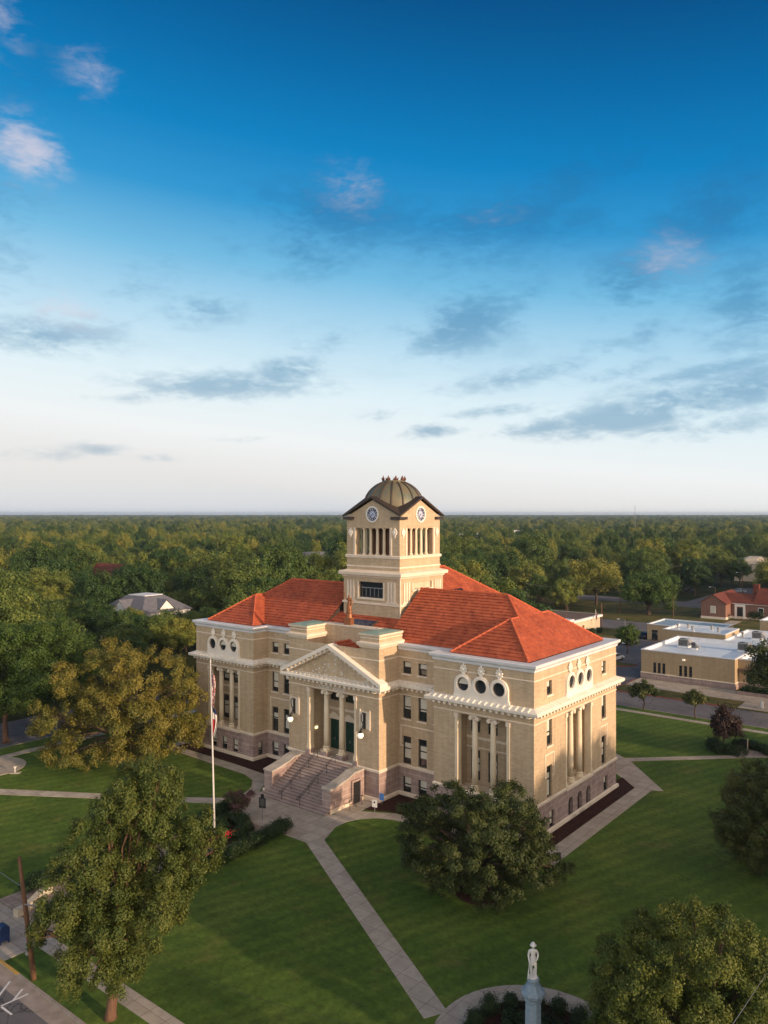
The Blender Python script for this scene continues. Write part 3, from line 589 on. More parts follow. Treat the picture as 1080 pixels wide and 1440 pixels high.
# ---- round windows with their cream surrounds and cartouches
def cartouche(name, pt, n, sc_, parent=None):
    t_ = Vector((-n.y, n.x)); f = MB()
    Q = lambda a, b, o: (pt[0] + t_.x * a * sc_ + n.x * o * sc_, pt[1] + t_.y * a * sc_ + n.y * o * sc_, pt[2] + b * sc_)
    def ball(a, b, o, r, fl=.6):
        vs = []; fs = []
        for j in range(5):
            ph = math.pi * j / 8
            for k in range(8): th = math.pi * k / 4; vs.append(Q(a + r * math.cos(ph) * math.cos(th), b + r * math.cos(ph) * math.sin(th), o + r * fl * math.sin(ph)))
        for j in range(4):
            for k in range(8): fs.append((j * 8 + k, j * 8 + (k + 1) % 8, (j + 1) * 8 + (k + 1) % 8, (j + 1) * 8 + k))
        f.add(vs, fs)
    ball(0, 0, .0, .40, .35); ball(0, 0, .1, .16, .9)
    for k in range(9): th = 2 * math.pi * k / 9 + .2; ball(.36 * math.cos(th), .42 * math.sin(th), .03, .15, .9)
    ball(0, -.55, 0, .18); ball(0, -.75, 0, .12); ball(0, .58, 0, .13)
    return part(f, name, M['white_trim'], parent)
for i, c, base in ((1, 5.3, 0), (9, 5.3, 0), (10, 8.85, 0)):
    a, b = Vector(segs[i][0]), Vector(segs[i][1]); d = (b - a).normalized(); n_ = Vector((d.y, -d.x)); P = (lambda a, d, n_: (lambda s, z, o=0.0: (a.x + d.x * s + n_.x * o, a.y + d.y * s + n_.y * o, z)))(a, d, n_)
    f = MB(); zc, r = 12.88, .62
    # plate: three arched bays joined, with round holes, .28 thick
    outl = []
    for k, dx in enumerate((-1.9, 0, 1.9)):
        cx = c + dx; RO = .93
        ring = [(cx + r * math.cos(R(t)), zc + r * math.sin(R(t))) for t in range(0, 360, 12)]
        outer = []
        for t in range(0, 360, 12):
            ct, st = math.cos(R(t)), math.sin(R(t))
            if st >= 0: outer.append((cx + RO * ct, zc + RO * st))
            else:
                kx = .95 / abs(ct) if abs(ct) > 1e-6 else 1e9; kz = (zc - 11.5) / abs(st); q = min(kx, kz); outer.append((cx + q * ct, zc + q * st))
        outer[0] = (cx + .95, zc); outer[15] = (cx - .95, zc)
        for j in range(30):
            j2 = (j + 1) % 30
            f.add([P(*ring[j], .24), P(*outer[j], .24), P(*outer[j2], .24), P(*ring[j2], .24)], [(0, 1, 2, 3)])
            f.add([P(*outer[j], .24), P(*outer[j], 0), P(*outer[j2], 0), P(*outer[j2], .24)], [(0, 1, 2, 3)])
            f.add([P(*ring[j], .24), P(*ring[j2], .24), P(*ring[j2], .0), P(*ring[j], .0)], [(0, 1, 2, 3)])
        # raised moulding round the opening
        for j in range(30):
            j2 = (j + 1) % 30
            e = lambda rr, jj: (cx + rr * math.cos(R(jj * 12)), zc + rr * math.sin(R(jj * 12)))
            f.add([P(*e(.64, j), .30), P(*e(.78, j), .30), P(*e(.78, j2), .30), P(*e(.64, j2), .30), P(*e(.64, j), .23), P(*e(.78, j), .23), P(*e(.78, j2), .23), P(*e(.64, j2), .23)], [(0, 1, 2, 3), (1, 5, 6, 2), (3, 7, 4, 0)])
    pbox(f, P, c - 2.95, c + 2.95, 11.55, 11.95, 0, .22)
    part(f, 'round_window_surround', M['white_trim'])
    for k, dx in enumerate((-1.9, 0, 1.9)):
        f = MB(); ring = [(c + dx + .66 * math.cos(R(t)), zc + .66 * math.sin(R(t))) for t in range(0, 360, 12)]
        f.add([P(x, z, .03) for x, z in ring], [tuple(range(30))]); wo = part(f, 'round_window', M['glass'])
        f = MB()
        for j in range(30):
            j2 = (j + 1) % 30; e = lambda rr, jj: (c + dx + rr * math.cos(R(jj * 12)), zc + rr * math.sin(R(jj * 12)))
            f.add([P(*e(.54, j), .07), P(*e(.615, j), .07), P(*e(.615, j2), .07), P(*e(.54, j2), .07), P(*e(.54, j), .03), P(*e(.54, j2), .03)], [(0, 1, 2, 3), (3, 5, 4, 0)])
        part(f, 'frame', M['frame'], wo)
        if (i, k) in ((9, 0), (1, 1), (1, 2)):
            f = MB(); pts = [(c + dx + .52 * math.cos(R(t)), zc + .52 * math.sin(R(t))) for t in range(0, 181, 15)]; f.add([P(x, z, .045) for x, z in pts], [tuple(range(len(pts)))]); part(f, 'blind', M['blind'], wo)
        cartouche('cartouche', P(c + dx, 14.25, .06), n_, .82)
# ---- portico: pediment, gable roof, raised end blocks and parapet
PC = (PX0 + PX1) / 2; pz, pa = MCZ + .5, 14.35; ov = OV
f = MB(); f.add([(PX0, PQ + .02, pz - .3), (PX1, PQ + .02, pz - .3), (PC, PQ + .02, pa), (PX0, PQ + .4, pz - .3), (PX1, PQ + .4, pz - .3), (PC, PQ + .4, pa)], [(0, 1, 2), (3, 5, 4), (0, 2, 5, 3), (2, 1, 4, 5)]); rngc = random.Random(9)
for k in range(110):                                    # carved figures in low relief
    x = rngc.gauss(PC, 1.9); hmax = (pa - pz) * (1 - abs(x - PC) / (PX1 - PC)) - .45
    if hmax < .15: continue
    z = pz + .15 + rngc.random() * hmax; r = rngc.uniform(.08, .22); f.lathe([(.02, -r), (r * .8, -r * .5), (r, 0), (r * .7, r * .6), (.02, r)], 6, (x, PQ + .02, z), sy=.14)
part(f, 'tympanum', M['tymp'])
f = MB()
for s, xe in ((-1, PX0 - ov), (1, PX1 + ov)):
    zt = lambda x: pz - .05 + (pa + .42 - pz) * (1 - abs(x - PC) / (PX1 + ov - PC))
    for (o0, o1, y0, y1) in ((0.0, .40, PQ - ov, PQ + .5), (-.30, 0.0, PQ - .34, PQ + .45)):
        xs0 = xe if o1 > .2 else xe - s * .55
        v = []
        for x in (xs0, PC):
            for y in (y0, y1):
                for o in (o0, o1): v.append((x, y, zt(x) + o))
        f.add(v, [(0, 1, 3, 2), (4, 6, 7, 5), (0, 2, 6, 4), (1, 5, 7, 3), (0, 4, 5, 1), (2, 3, 7, 6)] if s < 0 else [(2, 3, 1, 0), (5, 7, 6, 4), (4, 6, 2, 0), (3, 7, 5, 1), (1, 5, 4, 0), (6, 7, 3, 2)])
for s in (-1, 1):
    for k in range(10):
        x = PC + s * (.5 + k * .62); z = zt(x); f.box(x - .13, x + .13, PQ - .62, PQ - .3, z - .2, z + .02, 1)
part(f, 'raking_cornice', [M['white_trim'], M['trim']])
BLK = ((PX0 + .12, 20.25), (27.85, PX1 - .02)); BT = 16.6
for x0, x1 in BLK:
    f = MB(); path = [(x0, QR + .6), (x0, PQ + .05), (x1, PQ + .05), (x1, QR + .6)]
    for k in range(3):
        ops = [((x1 - x0) / 2 - .33, (x1 - x0) / 2 + .33, 13.35, 14.05)] if k == 1 else []
        Pb = wall(f, path[k], path[k + 1], MCZ + .3, BT, ops, .2)
        if k == 1: PB = Pb
    bo = part(f, 'parapet_block', M['brick'])
    window(PB, (x1 - x0) / 2 - .33, (x1 - x0) / 2 + .33, 13.35, 14.05, .2, rail=False, blind=.5)
    f = MB(); sweep(f, path, [(0, 15.15), (.12, 15.2), (.16, 15.35), (.30, 15.42), (.34, 15.68), (.02, 15.8)]); sweep(f, path, [(0, BT - .25), (.14, BT - .2), (.18, BT), (.0, BT + .02)])
    sweep(f, path, [(0, 16.1), (.06, 16.12), (.06, 16.2), (0, 16.22)]); part(f, 'ledge', M['trim'], bo)
    f = MB(); f.add([(x0 - .14, PQ - .1, BT + .02), (x1 + .14, PQ - .1, BT + .02), (x1 + .14, QR + .7, BT + .02), (x0 - .14, QR + .7, BT + .02), (x0 + .5, PQ + .6, BT + .12), (x1 - .5, PQ + .6, BT + .12), (x1 - .5, QR, BT + .12), (x0 + .5, QR, BT + .12)], [(0, 1, 5, 4), (1, 2, 6, 5), (2, 3, 7, 6), (3, 0, 4, 7), (4, 5, 6, 7)]); part(f, 'coping', M['copper'], bo)
f = MB(); f.box(20.25, 27.85, 1.9, 2.55, MCZ, 16.5); part(f, 'parapet_wall', M['brick']); f = MB(); f.box(20.2, 27.9, 1.82, 2.62, 16.5, 16.68); part(f, 'parapet_coping', M['trim'])

# ---- tiled roofs
def clip(poly, z, keep_above):
    out = []
    for i in range(len(poly)):
        a, b = poly[i], poly[(i + 1) % len(poly)]; ia = (a.z >= z) == keep_above; ib = (b.z >= z) == keep_above
        if ia: out.append(a)
        if ia != ib and abs(b.z - a.z) > 1e-9: out.append(a + (b - a) * ((z - a.z) / (b.z - a.z)))
    return out
def slope(mb, pts, step=.26, lift=.085):
    P = [Vector(p) for p in pts]; n = Vector((0, 0, 0))
    for i in range(len(P)): n += (P[i] - P[0]).cross(P[(i + 1) % len(P)] - P[0])
    n.normalize()
    if n.z < 0: n = -n; P = P[::-1]
    z0, z1 = min(p.z for p in P), max(p.z for p in P); z = z0
    while z < z1 - 1e-6:
        zt = min(z + step, z1); q = clip(clip(P, z, True), zt + 1e-7, False)
        if len(q) >= 3:
            up_ = [p + n * (lift * (1 - (p.z - z) / step) + .004) for p in q]; mb.add(up_, [tuple(range(len(q)))])
            for i in range(len(q)):
                a, b = q[i], q[(i + 1) % len(q)]
                if abs(a.z - z) < 1e-4 and abs(b.z - z) < 1e-4: mb.add([a - n * .02, b - n * .02, up_[(i + 1) % len(q)], up_[i]], [(0, 1, 2, 3)])
        z = zt
ZE, ZRI = 15.42, 20.3
rf = MB(); rg = rf
def ridge(a, b, r=.13, mb=None):
    a, b = Vector(a), Vector(b); L = (b - a).length; n = max(2, int(L / .42)); pts = []; rad = []
    for i in range(n):
        for t, k in ((0.0, 1.12), (.96, .82)): pts.append(a + (b - a) * ((i + t) / n)); rad.append(r * k)
    (mb or rg).tube(pts, rad, 7, 1)
qf, qb, qm = 2.75, 15.25, 9.0
pr, pl = 45.75, 1.25; par, pal = 39.06, 7.94
V1, V2 = 28.1, 18.7                                   # verges either side of the tower
# right half
slope(rf, [(V1, qf, ZE), (38.6, qf, ZE), (pr, qf, ZE), (par, qm, ZRI), (V1, qm, ZRI)])
slope(rf, [(pr, qf, ZE), (pr, qb, ZE), (par, qm, ZRI)]); slope(rf, [(pr, qb, ZE), (V1, qb, ZE), (V1, qm, ZRI), (par, qm, ZRI)])
slope(rf, [(pl, qf, ZE), (V2, qf, ZE), (V2, qm, ZRI), (pal, qm, ZRI)]); slope(rf, [(pl, qb, ZE), (pl, qf, ZE), (pal, qm, ZRI)]); slope(rf, [(V2, qb, ZE), (pl, qb, ZE), (pal, qm, ZRI), (V2, qm, ZRI)])
ridge((V1, qm, ZRI + .05), (par, qm, ZRI + .05)); ridge((pal, qm, ZRI + .05), (V2, qm, ZRI + .05))
for s, e in ((1, pr), (-1, pl)):
    ax = par if s > 0 else pal
    pk = (ZRI - ZE) / abs(e - ax)                       # pitch of the end slope
    hw = 4.15; pm = e - s * hw; zp = ZE + hw * pk; q0 = .95
    qi = qf + (zp - ZE) / ((ZRI - ZE) / (qm - qf))      # where the small ridge meets the big roof
    for q_e, q_a, q_i in ((q0, q0 + hw, qi), (18 - q0, 18 - q0 - hw, 18 - qi)):
        slope(rf, [(e - s * 2 * hw, q_e, ZE), (e, q_e, ZE), (pm, q_a, zp)])
        qv = qf if q_e < 9 else qb
        slope(rf, [(e, q_e, ZE), (e, qv, ZE), (pm, q_i, zp), (pm, q_a, zp)])
        slope(rf, [(e - s * 2 * hw, q_e, ZE), (e - s * 2 * hw, qv, ZE), (pm, q_i, zp), (pm, q_a, zp)])
        ridge((e, q_e, ZE + .08), (pm, q_a, zp + .08), .11); ridge((e - s * 2 * hw, q_e, ZE + .08), (pm, q_a, zp + .08), .11); ridge((pm, q_a, zp + .06), (pm, q_i, zp + .06), .11)
        zz_ = (ax, qm, ZRI + .06); ridge((pm, q_i, zp + .06), zz_, .11)
    # white finial knobs at the hips
# lower roof in front of the tower
slope(rf, [(V2 + .02, 2.5, 15.7), (V1 - .02, 2.5, 15.7), (V1 - .02, 6.4, 17.35), (V2 + .02, 6.4, 17.35)])
# rear wing, higher ridge running back
rw = 9.5; rc = 23.4; rz = 22.0; re = 20.3
slope(rf, [(rc + rw, 8, ZE), (rc + rw, re + rw, ZE), (rc, re, rz), (rc, 8, rz)]); slope(rf, [(rc - rw, 8, ZE), (rc - rw, re + rw, ZE), (rc, re, rz), (rc, 8, rz)]); slope(rf, [(rc - rw, re + rw, ZE), (rc + rw, re + rw, ZE), (rc, re, rz)])
ridge((rc, 13.6, rz + .05), (rc, re, rz + .05)); ridge((rc, re, rz + .05), (rc + rw, re + rw, ZE + .05)); ridge((rc, re, rz + .05), (rc - rw, re + rw, ZE + .05))
# portico gable roof
slope(rf, [(20.25, PQ + .3, zt(20.25) + .3), (PC, PQ + .3, zt(PC) + .36), (PC, 1.9, zt(PC) + .36), (20.25, 1.9, zt(20.25) + .3)]); slope(rf, [(27.85, PQ + .3, zt(27.85) + .3), (PC, PQ + .3, zt(PC) + .36), (PC, 1.9, zt(PC) + .36), (27.85, 1.9, zt(27.85) + .3)])
ridge((PC, PQ + .5, zt(PC) + .4), (PC, 1.9, zt(PC) + .4), .1)
roof = part(rf, 'roof', [M['tile'], M['tile_ridge']])
f = MB()
for x, s in ((V1, -1), (V2, 1)):                        # closed verge walls beside the tower
    f.add([(x, qf, ZE - .3), (x, qm, ZE - .3), (x, qm, ZRI - .02), (x, qf, ZE - .0)], [(0, 1, 2, 3)])
    f.add([(x, qm, ZE - .3), (x, qb, ZE - .3), (x, qb, ZE), (x, qm, ZRI - .02)], [(0, 1, 2, 3)])
f.box(2.0, 45, 2.9, 15.1, 14.6, 14.9); f.box(13, 34, 15.1, 29.2, 14.6, 14.9)
part(f, 'roof_base', M['dark_copper'], roof)
f = MB(); f.hexa([(21.6, 3.0, 15.96), (25.2, 3.0, 15.96), (25.2, 4.9, 16.77), (21.6, 4.9, 16.77), (21.6, 2.95, 16.12), (25.2, 2.95, 16.12), (25.2, 4.85, 16.93), (21.6, 4.85, 16.93)]); sk = part(f, 'skylight', M['skylight'])
f = MB()
for x in (21.5, 25.2): f.hexa([(x, 2.9, 15.9), (x + .1, 2.9, 15.9), (x + .1, 5, 16.8), (x, 5, 16.8), (x, 2.9, 16.2), (x + .1, 2.9, 16.2), (x + .1, 5, 17.05), (x, 5, 17.05)])
part(f, 'frame', M['dark_copper'], sk)
zs = lambda p: rz - (p - rc) * (rz - ZE) / rw
f = MB(); f.hexa([(27.2, 16.2, zs(27.2)), (30.2, 16.2, zs(30.2)), (30.2, 18.2, zs(30.2)), (27.2, 18.2, zs(27.2)), (27.3, 16.2, zs(27.2) + .25), (30.3, 16.2, zs(30.2) + .25), (30.3, 18.2, zs(30.2) + .25), (27.3, 18.2, zs(27.2) + .25)]); sk = part(f, 'skylight', M['skylight'])
f = MB()
for k in range(6): y = 16.2 + k * .4; f.hexa([(27.3, y - .03, zs(27.2) + .2), (30.3, y - .03, zs(30.2) + .2), (30.3, y + .03, zs(30.2) + .2), (27.3, y + .03, zs(27.2) + .2), (27.35, y - .03, zs(27.2) + .33), (30.35, y - .03, zs(30.2) + .33), (30.35, y + .03, zs(30.2) + .33), (27.35, y + .03, zs(27.2) + .33)])
part(f, 'bars', M['frame'], sk)
f = MB(); f.box(34.2, 35.4, 21.5, 22.7, 14.6, 17.0); f.box(34.05, 35.55, 21.35, 22.85, 16.7, 16.9); part(f, 'chimney', M['brick'], roof)

# ---- clock tower
TC = (23.4, 10.1)
def ring_path(h): return [(TC[0] - h, TC[1] - h), (TC[0] + h, TC[1] - h), (TC[0] + h, TC[1] + h), (TC[0] - h, TC[1] + h)]
f = MB(); tt = MB(); HL, HU = 4.08, 3.82
pth = ring_path(HL); towwin = []
for k in range(4):
    a, b = pth[k], pth[(k + 1) % 4]
    ops = [(HL - 1.75, HL + 1.75, 19.25, 21.0)] if k % 2 == 0 else [(HL - 1.8, HL + 1.8, 20.25, 21.0)]
    P = wall(f, a, b, 15.0, 21.7, ops, .3); towwin.append((P, ops[0], k))
    for c0 in (-2.95, 2.95):                              # panels of upright slots either side
        for j in (-1, 0, 1): pbox(tt, P, HL + c0 + j * .42 - .13, HL + c0 + j * .42 + .13, 18.95, 21.1, -.01, .10)
        pbox(tt, P, HL + c0 - .75, HL + c0 + .75, 18.75, 18.95, -.01, .12)
    pbox(tt, P, HL - 1.95, HL + 1.95, 19.03, 19.25, -.01, .14) if k % 2 == 0 else pbox(tt, P, HL - 2.0, HL + 2.0, 20.03, 20.25, -.01, .14)
    for s in (-1, 1): pbox(tt, P, HL + s * 1.86 - .1, HL + s * 1.86 + .1, 19.25 if k % 2 == 0 else 20.25, 21.0, -.01, .08)
pth = ring_path(HU)
for k in range(4):
    P = wall(f, pth[k], pth[(k + 1) % 4], 21.7, 28.3, [(HU - 2.4, HU + 2.4, 24.0, 27.0, .6)], .6)
    f.add([P(0, 28.3), P(2 * HU, 28.3), P(HU, 30.15)], [(0, 1, 2)])
    for z, h in ((22.62, .16), ): pbox(tt, P, -.06, 2 * HU + .06, z, z + h, -.01, .07)
    for s in (-1, 1): pbox(tt, P, HU + s * 2.62 - .13, HU + s * 2.62 + .13, 24.0, 27.05, -.01, .07)
    for s in (-1, 1): pbox(f, P, HU + s * (HU - .55) - .14, HU + s * (HU - .55) + .14, 22.95, 23.1, -.02, .02)
# inside of the belfry: walls, floor, ceiling and a framed bell
hi = HU - .6; pi_ = ring_path(hi)[::-1]
for k in range(4): wall(f, pi_[k], pi_[(k + 1) % 4], 23.6, 27.6, [(hi - 2.4, hi + 2.4, 24.0, 27.0, 0.0)], 0)
f.box(TC[0] - hi, TC[0] + hi, TC[1] - hi, TC[1] + hi, 23.5, 23.98); f.box(TC[0] - hi, TC[0] + hi, TC[1] - hi, TC[1] + hi, 27.02, 27.5)
part(f, 'tower', M['brick'])
sweep(tt, ring_path(HU), [(0, 23.62), (.12, 23.66), (.16, 23.92), (.02, 24.0)], True)
sweep(tt, ring_path(HL), [(0, 21.45), (.1, 21.5), (.18, 21.68), (.42, 21.74), (.46, 22.05), (.38, 22.12), (-.26, 22.3)], True)
sweep(tt, ring_path(HL), [(0, 18.45), (.12, 18.5), (.12, 18.72), (0, 18.76)], True)
part(tt, 'tower_trim', M['trim'])
for P, o, k in towwin:
    if k % 2 == 0:
        w_ = window(P, o[0], o[1], o[2], o[3], .3, rail=False, blind=0, name='tower_window'); f = MB()
        for x in (-.9, -.3, .3, .9): pbox(f, P, HL + x - .03, HL + x + .03, o[2] + .08, o[3] - .7, -.28, -.2)
        pbox(f, P, o[0] + .09, o[1] - .09, o[3] - .72, o[3] - .64, -.28, -.2); part(f, 'glazing_bar', M['steel'], w_)
    else:
        f = MB()
        for j in range(5): z = 20.3 + j * .14; f.add([P(o[0], z, -.1), P(o[1], z, -.1), P(o[1], z + .12, -.26), P(o[0], z + .12, -.26), P(o[0], z - .02, -.1), P(o[1], z - .02, -.1), P(o[1], z + .10, -.28), P(o[0], z + .10, -.28)], [(0, 1, 2, 3), (7, 6, 5, 4), (4, 5, 1, 0)])
        pbox(f, P, o[0], o[1], o[2], o[3], -.3, -.27); part(f, 'louvre', M['column'])
for k in range(4):
    a, b = Vector(pth[k]), Vector(pth[(k + 1) % 4]); d = (b - a).normalized(); n_ = Vector((d.y, -d.x)); P = (lambda a, d, n_: (lambda s, z, o=0.0: (a.x + d.x * s + n_.x * o, a.y + d.y * s + n_.y * o, z)))(a, d, n_)
    for j in range(4):
        x, y, _ = P(HU + (j - 1.5) * .96, 0, -.28); r = .17
        f = MB(); f.lathe([(r * 1.5, 0), (r * 1.5, .12), (r * 1.15, .18), (r, .24), (r, 1.2), (r * .84, 2.75), (r * 1.05, 2.8), (r * 1.4, 2.92), (r * 1.4, 3.0)], 14, (x, y, 24.0)); part(f, 'belfry_column', M['column'], smooth=False)
    for s in (-1, 1): cartouche('tower_cartouche', P(HU + s * 3.2, 26.55, .03), n_, .72)
    # clock
    cz = 28.55
    def ringy(mb, r0, r1, o0, o1, seg=40):
        for j in range(seg):
            t0, t1 = 2 * math.pi * j / seg, 2 * math.pi * (j + 1) / seg; e = lambda rr, tt_, o: P(HU + rr * math.cos(tt_), cz + rr * math.sin(tt_), o)
            mb.add([e(r0, t0, o1), e(r1, t0, o1), e(r1, t1, o1), e(r0, t1, o1), e(r0, t0, o0), e(r1, t0, o0), e(r1, t1, o0), e(r0, t1, o0)], [(0, 1, 2, 3), (1, 5, 6, 2), (3, 7, 4, 0)])
    f = MB(); ringy(f, .74, .92, -.01, .10); clock = part(f, 'clock', M['wood_white'])
    f = MB(); f.add([P(HU + .76 * math.cos(2 * math.pi * j / 40), cz + .76 * math.sin(2 * math.pi * j / 40), .03) for j in range(40)], [tuple(range(40))]); part(f, 'dial', M['clock_blue'] if 'clock_blue' in M else M.setdefault('clock_blue', mat('clock_dial_blue', (.022, .028, .10), .4)), clock)
    f = MB(); f.add([P(HU + .40 * math.cos(2 * math.pi * j / 32), cz + .40 * math.sin(2 * math.pi * j / 32), .036) for j in range(32)], [tuple(range(32))]); part(f, 'dial_centre', M.setdefault('clock_pale', mat('clock_pale_blue', (.42, .47, .62), .5)), clock)
    f = MB(); nums = ['XII', 'I', 'II', 'III', 'IIII', 'V', 'VI', 'VII', 'VIII', 'IX', 'X', 'XI']
    for j, t_ in enumerate(nums):
        an = math.pi / 2 - 2 * math.pi * j / 12; rd = Vector((math.cos(an), math.sin(an))); tg = Vector((rd.y, -rd.x)); wds = {'I': .05, 'V': .12, 'X': .12}; tot = sum(wds[c] for c in t_); x = -tot / 2
        def stroke(x0, r0, x1, r1, w=.032):
            p0 = rd * r0 + tg * x0; p1 = rd * r1 + tg * x1; dd = (p1 - p0).normalized(); nn = Vector((-dd.y, dd.x)) * w / 2
            f.add([P(HU + q.x, cz + q.y, .042) for q in (p0 - nn, p1 - nn, p1 + nn, p0 + nn)], [(0, 1, 2, 3)])
        for c in t_:
            w_ = wds[c]; xm = x + w_ / 2
            if c == 'I': stroke(xm, .46, xm, .68)
            elif c == 'V': stroke(xm - .035, .68, xm, .46); stroke(xm + .035, .68, xm, .46)
            else: stroke(xm - .035, .68, xm + .035, .46); stroke(xm + .035, .68, xm - .035, .46)
            x += w_
    part(f, 'numerals', M['wood_white'], clock)
    f = MB()
    for an, L, w in ((math.pi / 2 - 2 * math.pi * 37 / 60, .62, .06), (math.pi / 2 - 2 * math.pi * (7 + 37 / 60) / 12, .40, .09)):
        dd = Vector((math.cos(an), math.sin(an))); nn = Vector((-dd.y, dd.x)) * w / 2
        f.add([P(HU + q.x, cz + q.y, .055) for q in (-dd * .12 - nn, dd * L - nn * .4, dd * L + nn * .4, -dd * .12 + nn)], [(0, 1, 2, 3)])
    part(f, 'hands', M['iron'], clock)
# copper gable roofs, crossing under the dome
f = MB(); oh = .38; eh, ea = HU + oh, 30.42; ez = 28.32
for sx_ in (-1, 1):
    for sy_ in (-1, 1):
        for tri in (((0, 0, ea), (0, sy_ * eh, ea), (sx_ * eh, sy_ * eh, ez)), ((0, 0, ea), (sx_ * eh, 0, ea), (sx_ * eh, sy_ * eh, ez))):
            lo_ = [(TC[0] + x, TC[1] + y, z - .06) for x, y, z in tri]; hi_ = [(x, y, z + .22) for x, y, z in lo_]
            f.add(lo_ + hi_, [(0, 1, 2), (5, 4, 3), (0, 3, 4, 1), (1, 4, 5, 2), (2, 5, 3, 0)])
for sx_ in (-1, 1):
    for sy_ in (-1, 1):                                   # boxed eave returns at the corners
        x0, x1 = sorted((TC[0] + sx_ * (HU - 1.05), TC[0] + sx_ * (HU + .32))); y0, y1 = sorted((TC[1] + sy_ * (HU - .0), TC[1] + sy_ * (HU + .32))); f.box(x0, x1, y0, y1, 27.98, 28.28)
        y0, y1 = sorted((TC[1] + sy_ * (HU - 1.05), TC[1] + sy_ * (HU - .002))); x0, x1 = sorted((TC[0] + sx_ * HU, TC[0] + sx_ * (HU + .32))); f.box(x0, x1, y0, y1, 27.98, 28.28)
part(f, 'tower_roof', M['dark_copper'])
prof = [(3.42, 28.9), (3.42, 29.5)]
for k in range(1, 15): a = R(6 * k); prof.append((3.42 * math.cos(a), 29.5 + 2.95 * math.sin(a)))
prof = [p for p in prof if p[0] > 1.22] + [(1.22, 32.28)]
f = MB(); f.lathe(prof, 64, (TC[0], TC[1], 0)); f.lathe([(1.3, 32.2), (1.34, 32.42), (1.2, 32.46), (1.1, 32.3)], 32, (TC[0], TC[1], 0)); dome = part(f, 'dome', M['dome'], smooth=True)
f = MB()
for k in range(16):
    a = 2 * math.pi * (k + .5) / 16; f.tube([(TC[0] + (r + .03) * math.cos(a), TC[1] + (r + .03) * math.sin(a), z + .02) for r, z in prof], .085, 6)
part(f, 'dome_ribs', M['dome_rib'], dome)
f = MB()
for k in range(9):
    a = 2 * math.pi * k / 9; x, y = TC[0] + 1.28 * math.cos(a), TC[1] + 1.28 * math.sin(a)
    f.lathe([(.06, 32.38), (.15, 32.5), (.17, 32.62), (.10, 32.78), (.05, 32.9), (.01, 33.02)], 7, (x, y, 0))
    for s in (-1, 1): b = a + s * .16; f.tube([(TC[0] + 1.28 * math.cos(b), TC[1] + 1.28 * math.sin(b), 32.42), (TC[0] + 1.34 * math.cos(b), TC[1] + 1.34 * math.sin(b), 32.6), (TC[0] + 1.44 * math.cos(b + s * .05), TC[1] + 1.44 * math.sin(b + s * .05), 32.76)], [.06, .06, .015], 6)
part(f, 'cresting', M['crest'], dome)
f = MB(); f.box(TC[0] - 1.95, TC[0] + 1.95, TC[1] - 1.95, TC[1] + 1.95, 23.98, 27.02)
for k in range(9):
    a = -1.8 + k * .45
    for sg in (-1, 1): f.box(TC[0] + a - .07, TC[0] + a + .07, *sorted((TC[1] + sg * 1.95, TC[1] + sg * 2.1)), 24.0, 27.0); f.box(*sorted((TC[0] + sg * 1.95, TC[0] + sg * 2.1)), TC[1] + a - .07, TC[1] + a + .07, 24.0, 27.0)
part(f, 'bell_chamber', M['pole_wood'])
f = MB(); f.tube([(TC[0] + HL + .1, TC[1] - HL - .1, 17.4), (TC[0] + HL + .1, TC[1] - HL - .1, 21.5)], .07, 8); part(f, 'downpipe', M['trim'])

# ---- front steps, cheek walls, rails, lamps
f = MB(); nst = 17; rise = (LZ0 + .0) / nst; tread = .32; q0 = -7.0
for i in range(nst):
    x0, x1 = (19.5, 28.6) if i < 3 else (20.15, 27.45)
    f.box(x0, x1, q0 + i * tread + .05, (PQ - .004) if i >= 3 else -5.95, i * rise - (.05 if i == 0 else 0), (i + 1) * rise - .06, 1)
    f.box(x0, x1, q0 + i * tread, q0 + (i + 1) * tread + .04, (i + 1) * rise - .058, (i + 1) * rise - .002)
f.box(20.45, 27.3, PQ - .003, PQ + .32, LZ0 - .3, LZ0 - .004)
part(f, 'front_steps', [M['steps'], M['shaded_riser']])
def cheek(x0, x1, qf_):
    prof = [(-1.2, 0), (-1.2, 2.95), (-2.6, 2.95), (-3.5, 2.62), (-5.0, 2.30), (qf_, 2.16), (qf_, 0)]
    f = MB(); n = len(prof); f.add([(x0, q, z) for q, z in prof] + [(x1, q, z) for q, z in prof], [tuple(range(n)), tuple(range(n, 2 * n))[::-1]] + [(i, n + i, n + (i + 1) % n, (i + 1) % n) for i in range(n)])
    o = part(f, 'step_cheek_wall', M['stone'])
    f = MB(); pr_ = prof[1:6]
    for (qa, za), (qb_, zb) in zip(pr_[:-1], pr_[1:]): f.hexa([(x0 - .08, qb_ - .06, zb + .003), (x1 + .08, qb_ - .06, zb + .003), (x1 + .08, qa - .06, za + .003), (x0 - .08, qa - .06, za + .003), (x0 - .08, qb_ - .06, zb + .16), (x1 + .08, qb_ - .06, zb + .16), (x1 + .08, qa - .06, za + .16), (x0 - .08, qa - .06, za + .16)])
    part(f, 'coping', M['cap'], o); f = MB(); f.box(x0 - .1, x1 + .1, qf_ - .12, -1.3, -.05, .34); part(f, 'footing', M['trim'], o)
    return o
cheek(18.95, 20.15, -5.9); ck_ = cheek(27.45, 28.5, -6.2)
f = MB(); f.box(28.42, 28.62, -3.1, -2.0, 0, 2.05); dr = part(f, 'basement_door', M['iron']); f = MB(); f.box(28.44, 28.72, -3.25, -3.1, 0, 2.2); f.box(28.44, 28.72, -2.0, -1.85, 0, 2.2); f.box(28.44, 28.72, -3.25, -1.85, 2.2, 2.35); part(f, 'frame', M['stone'], dr)
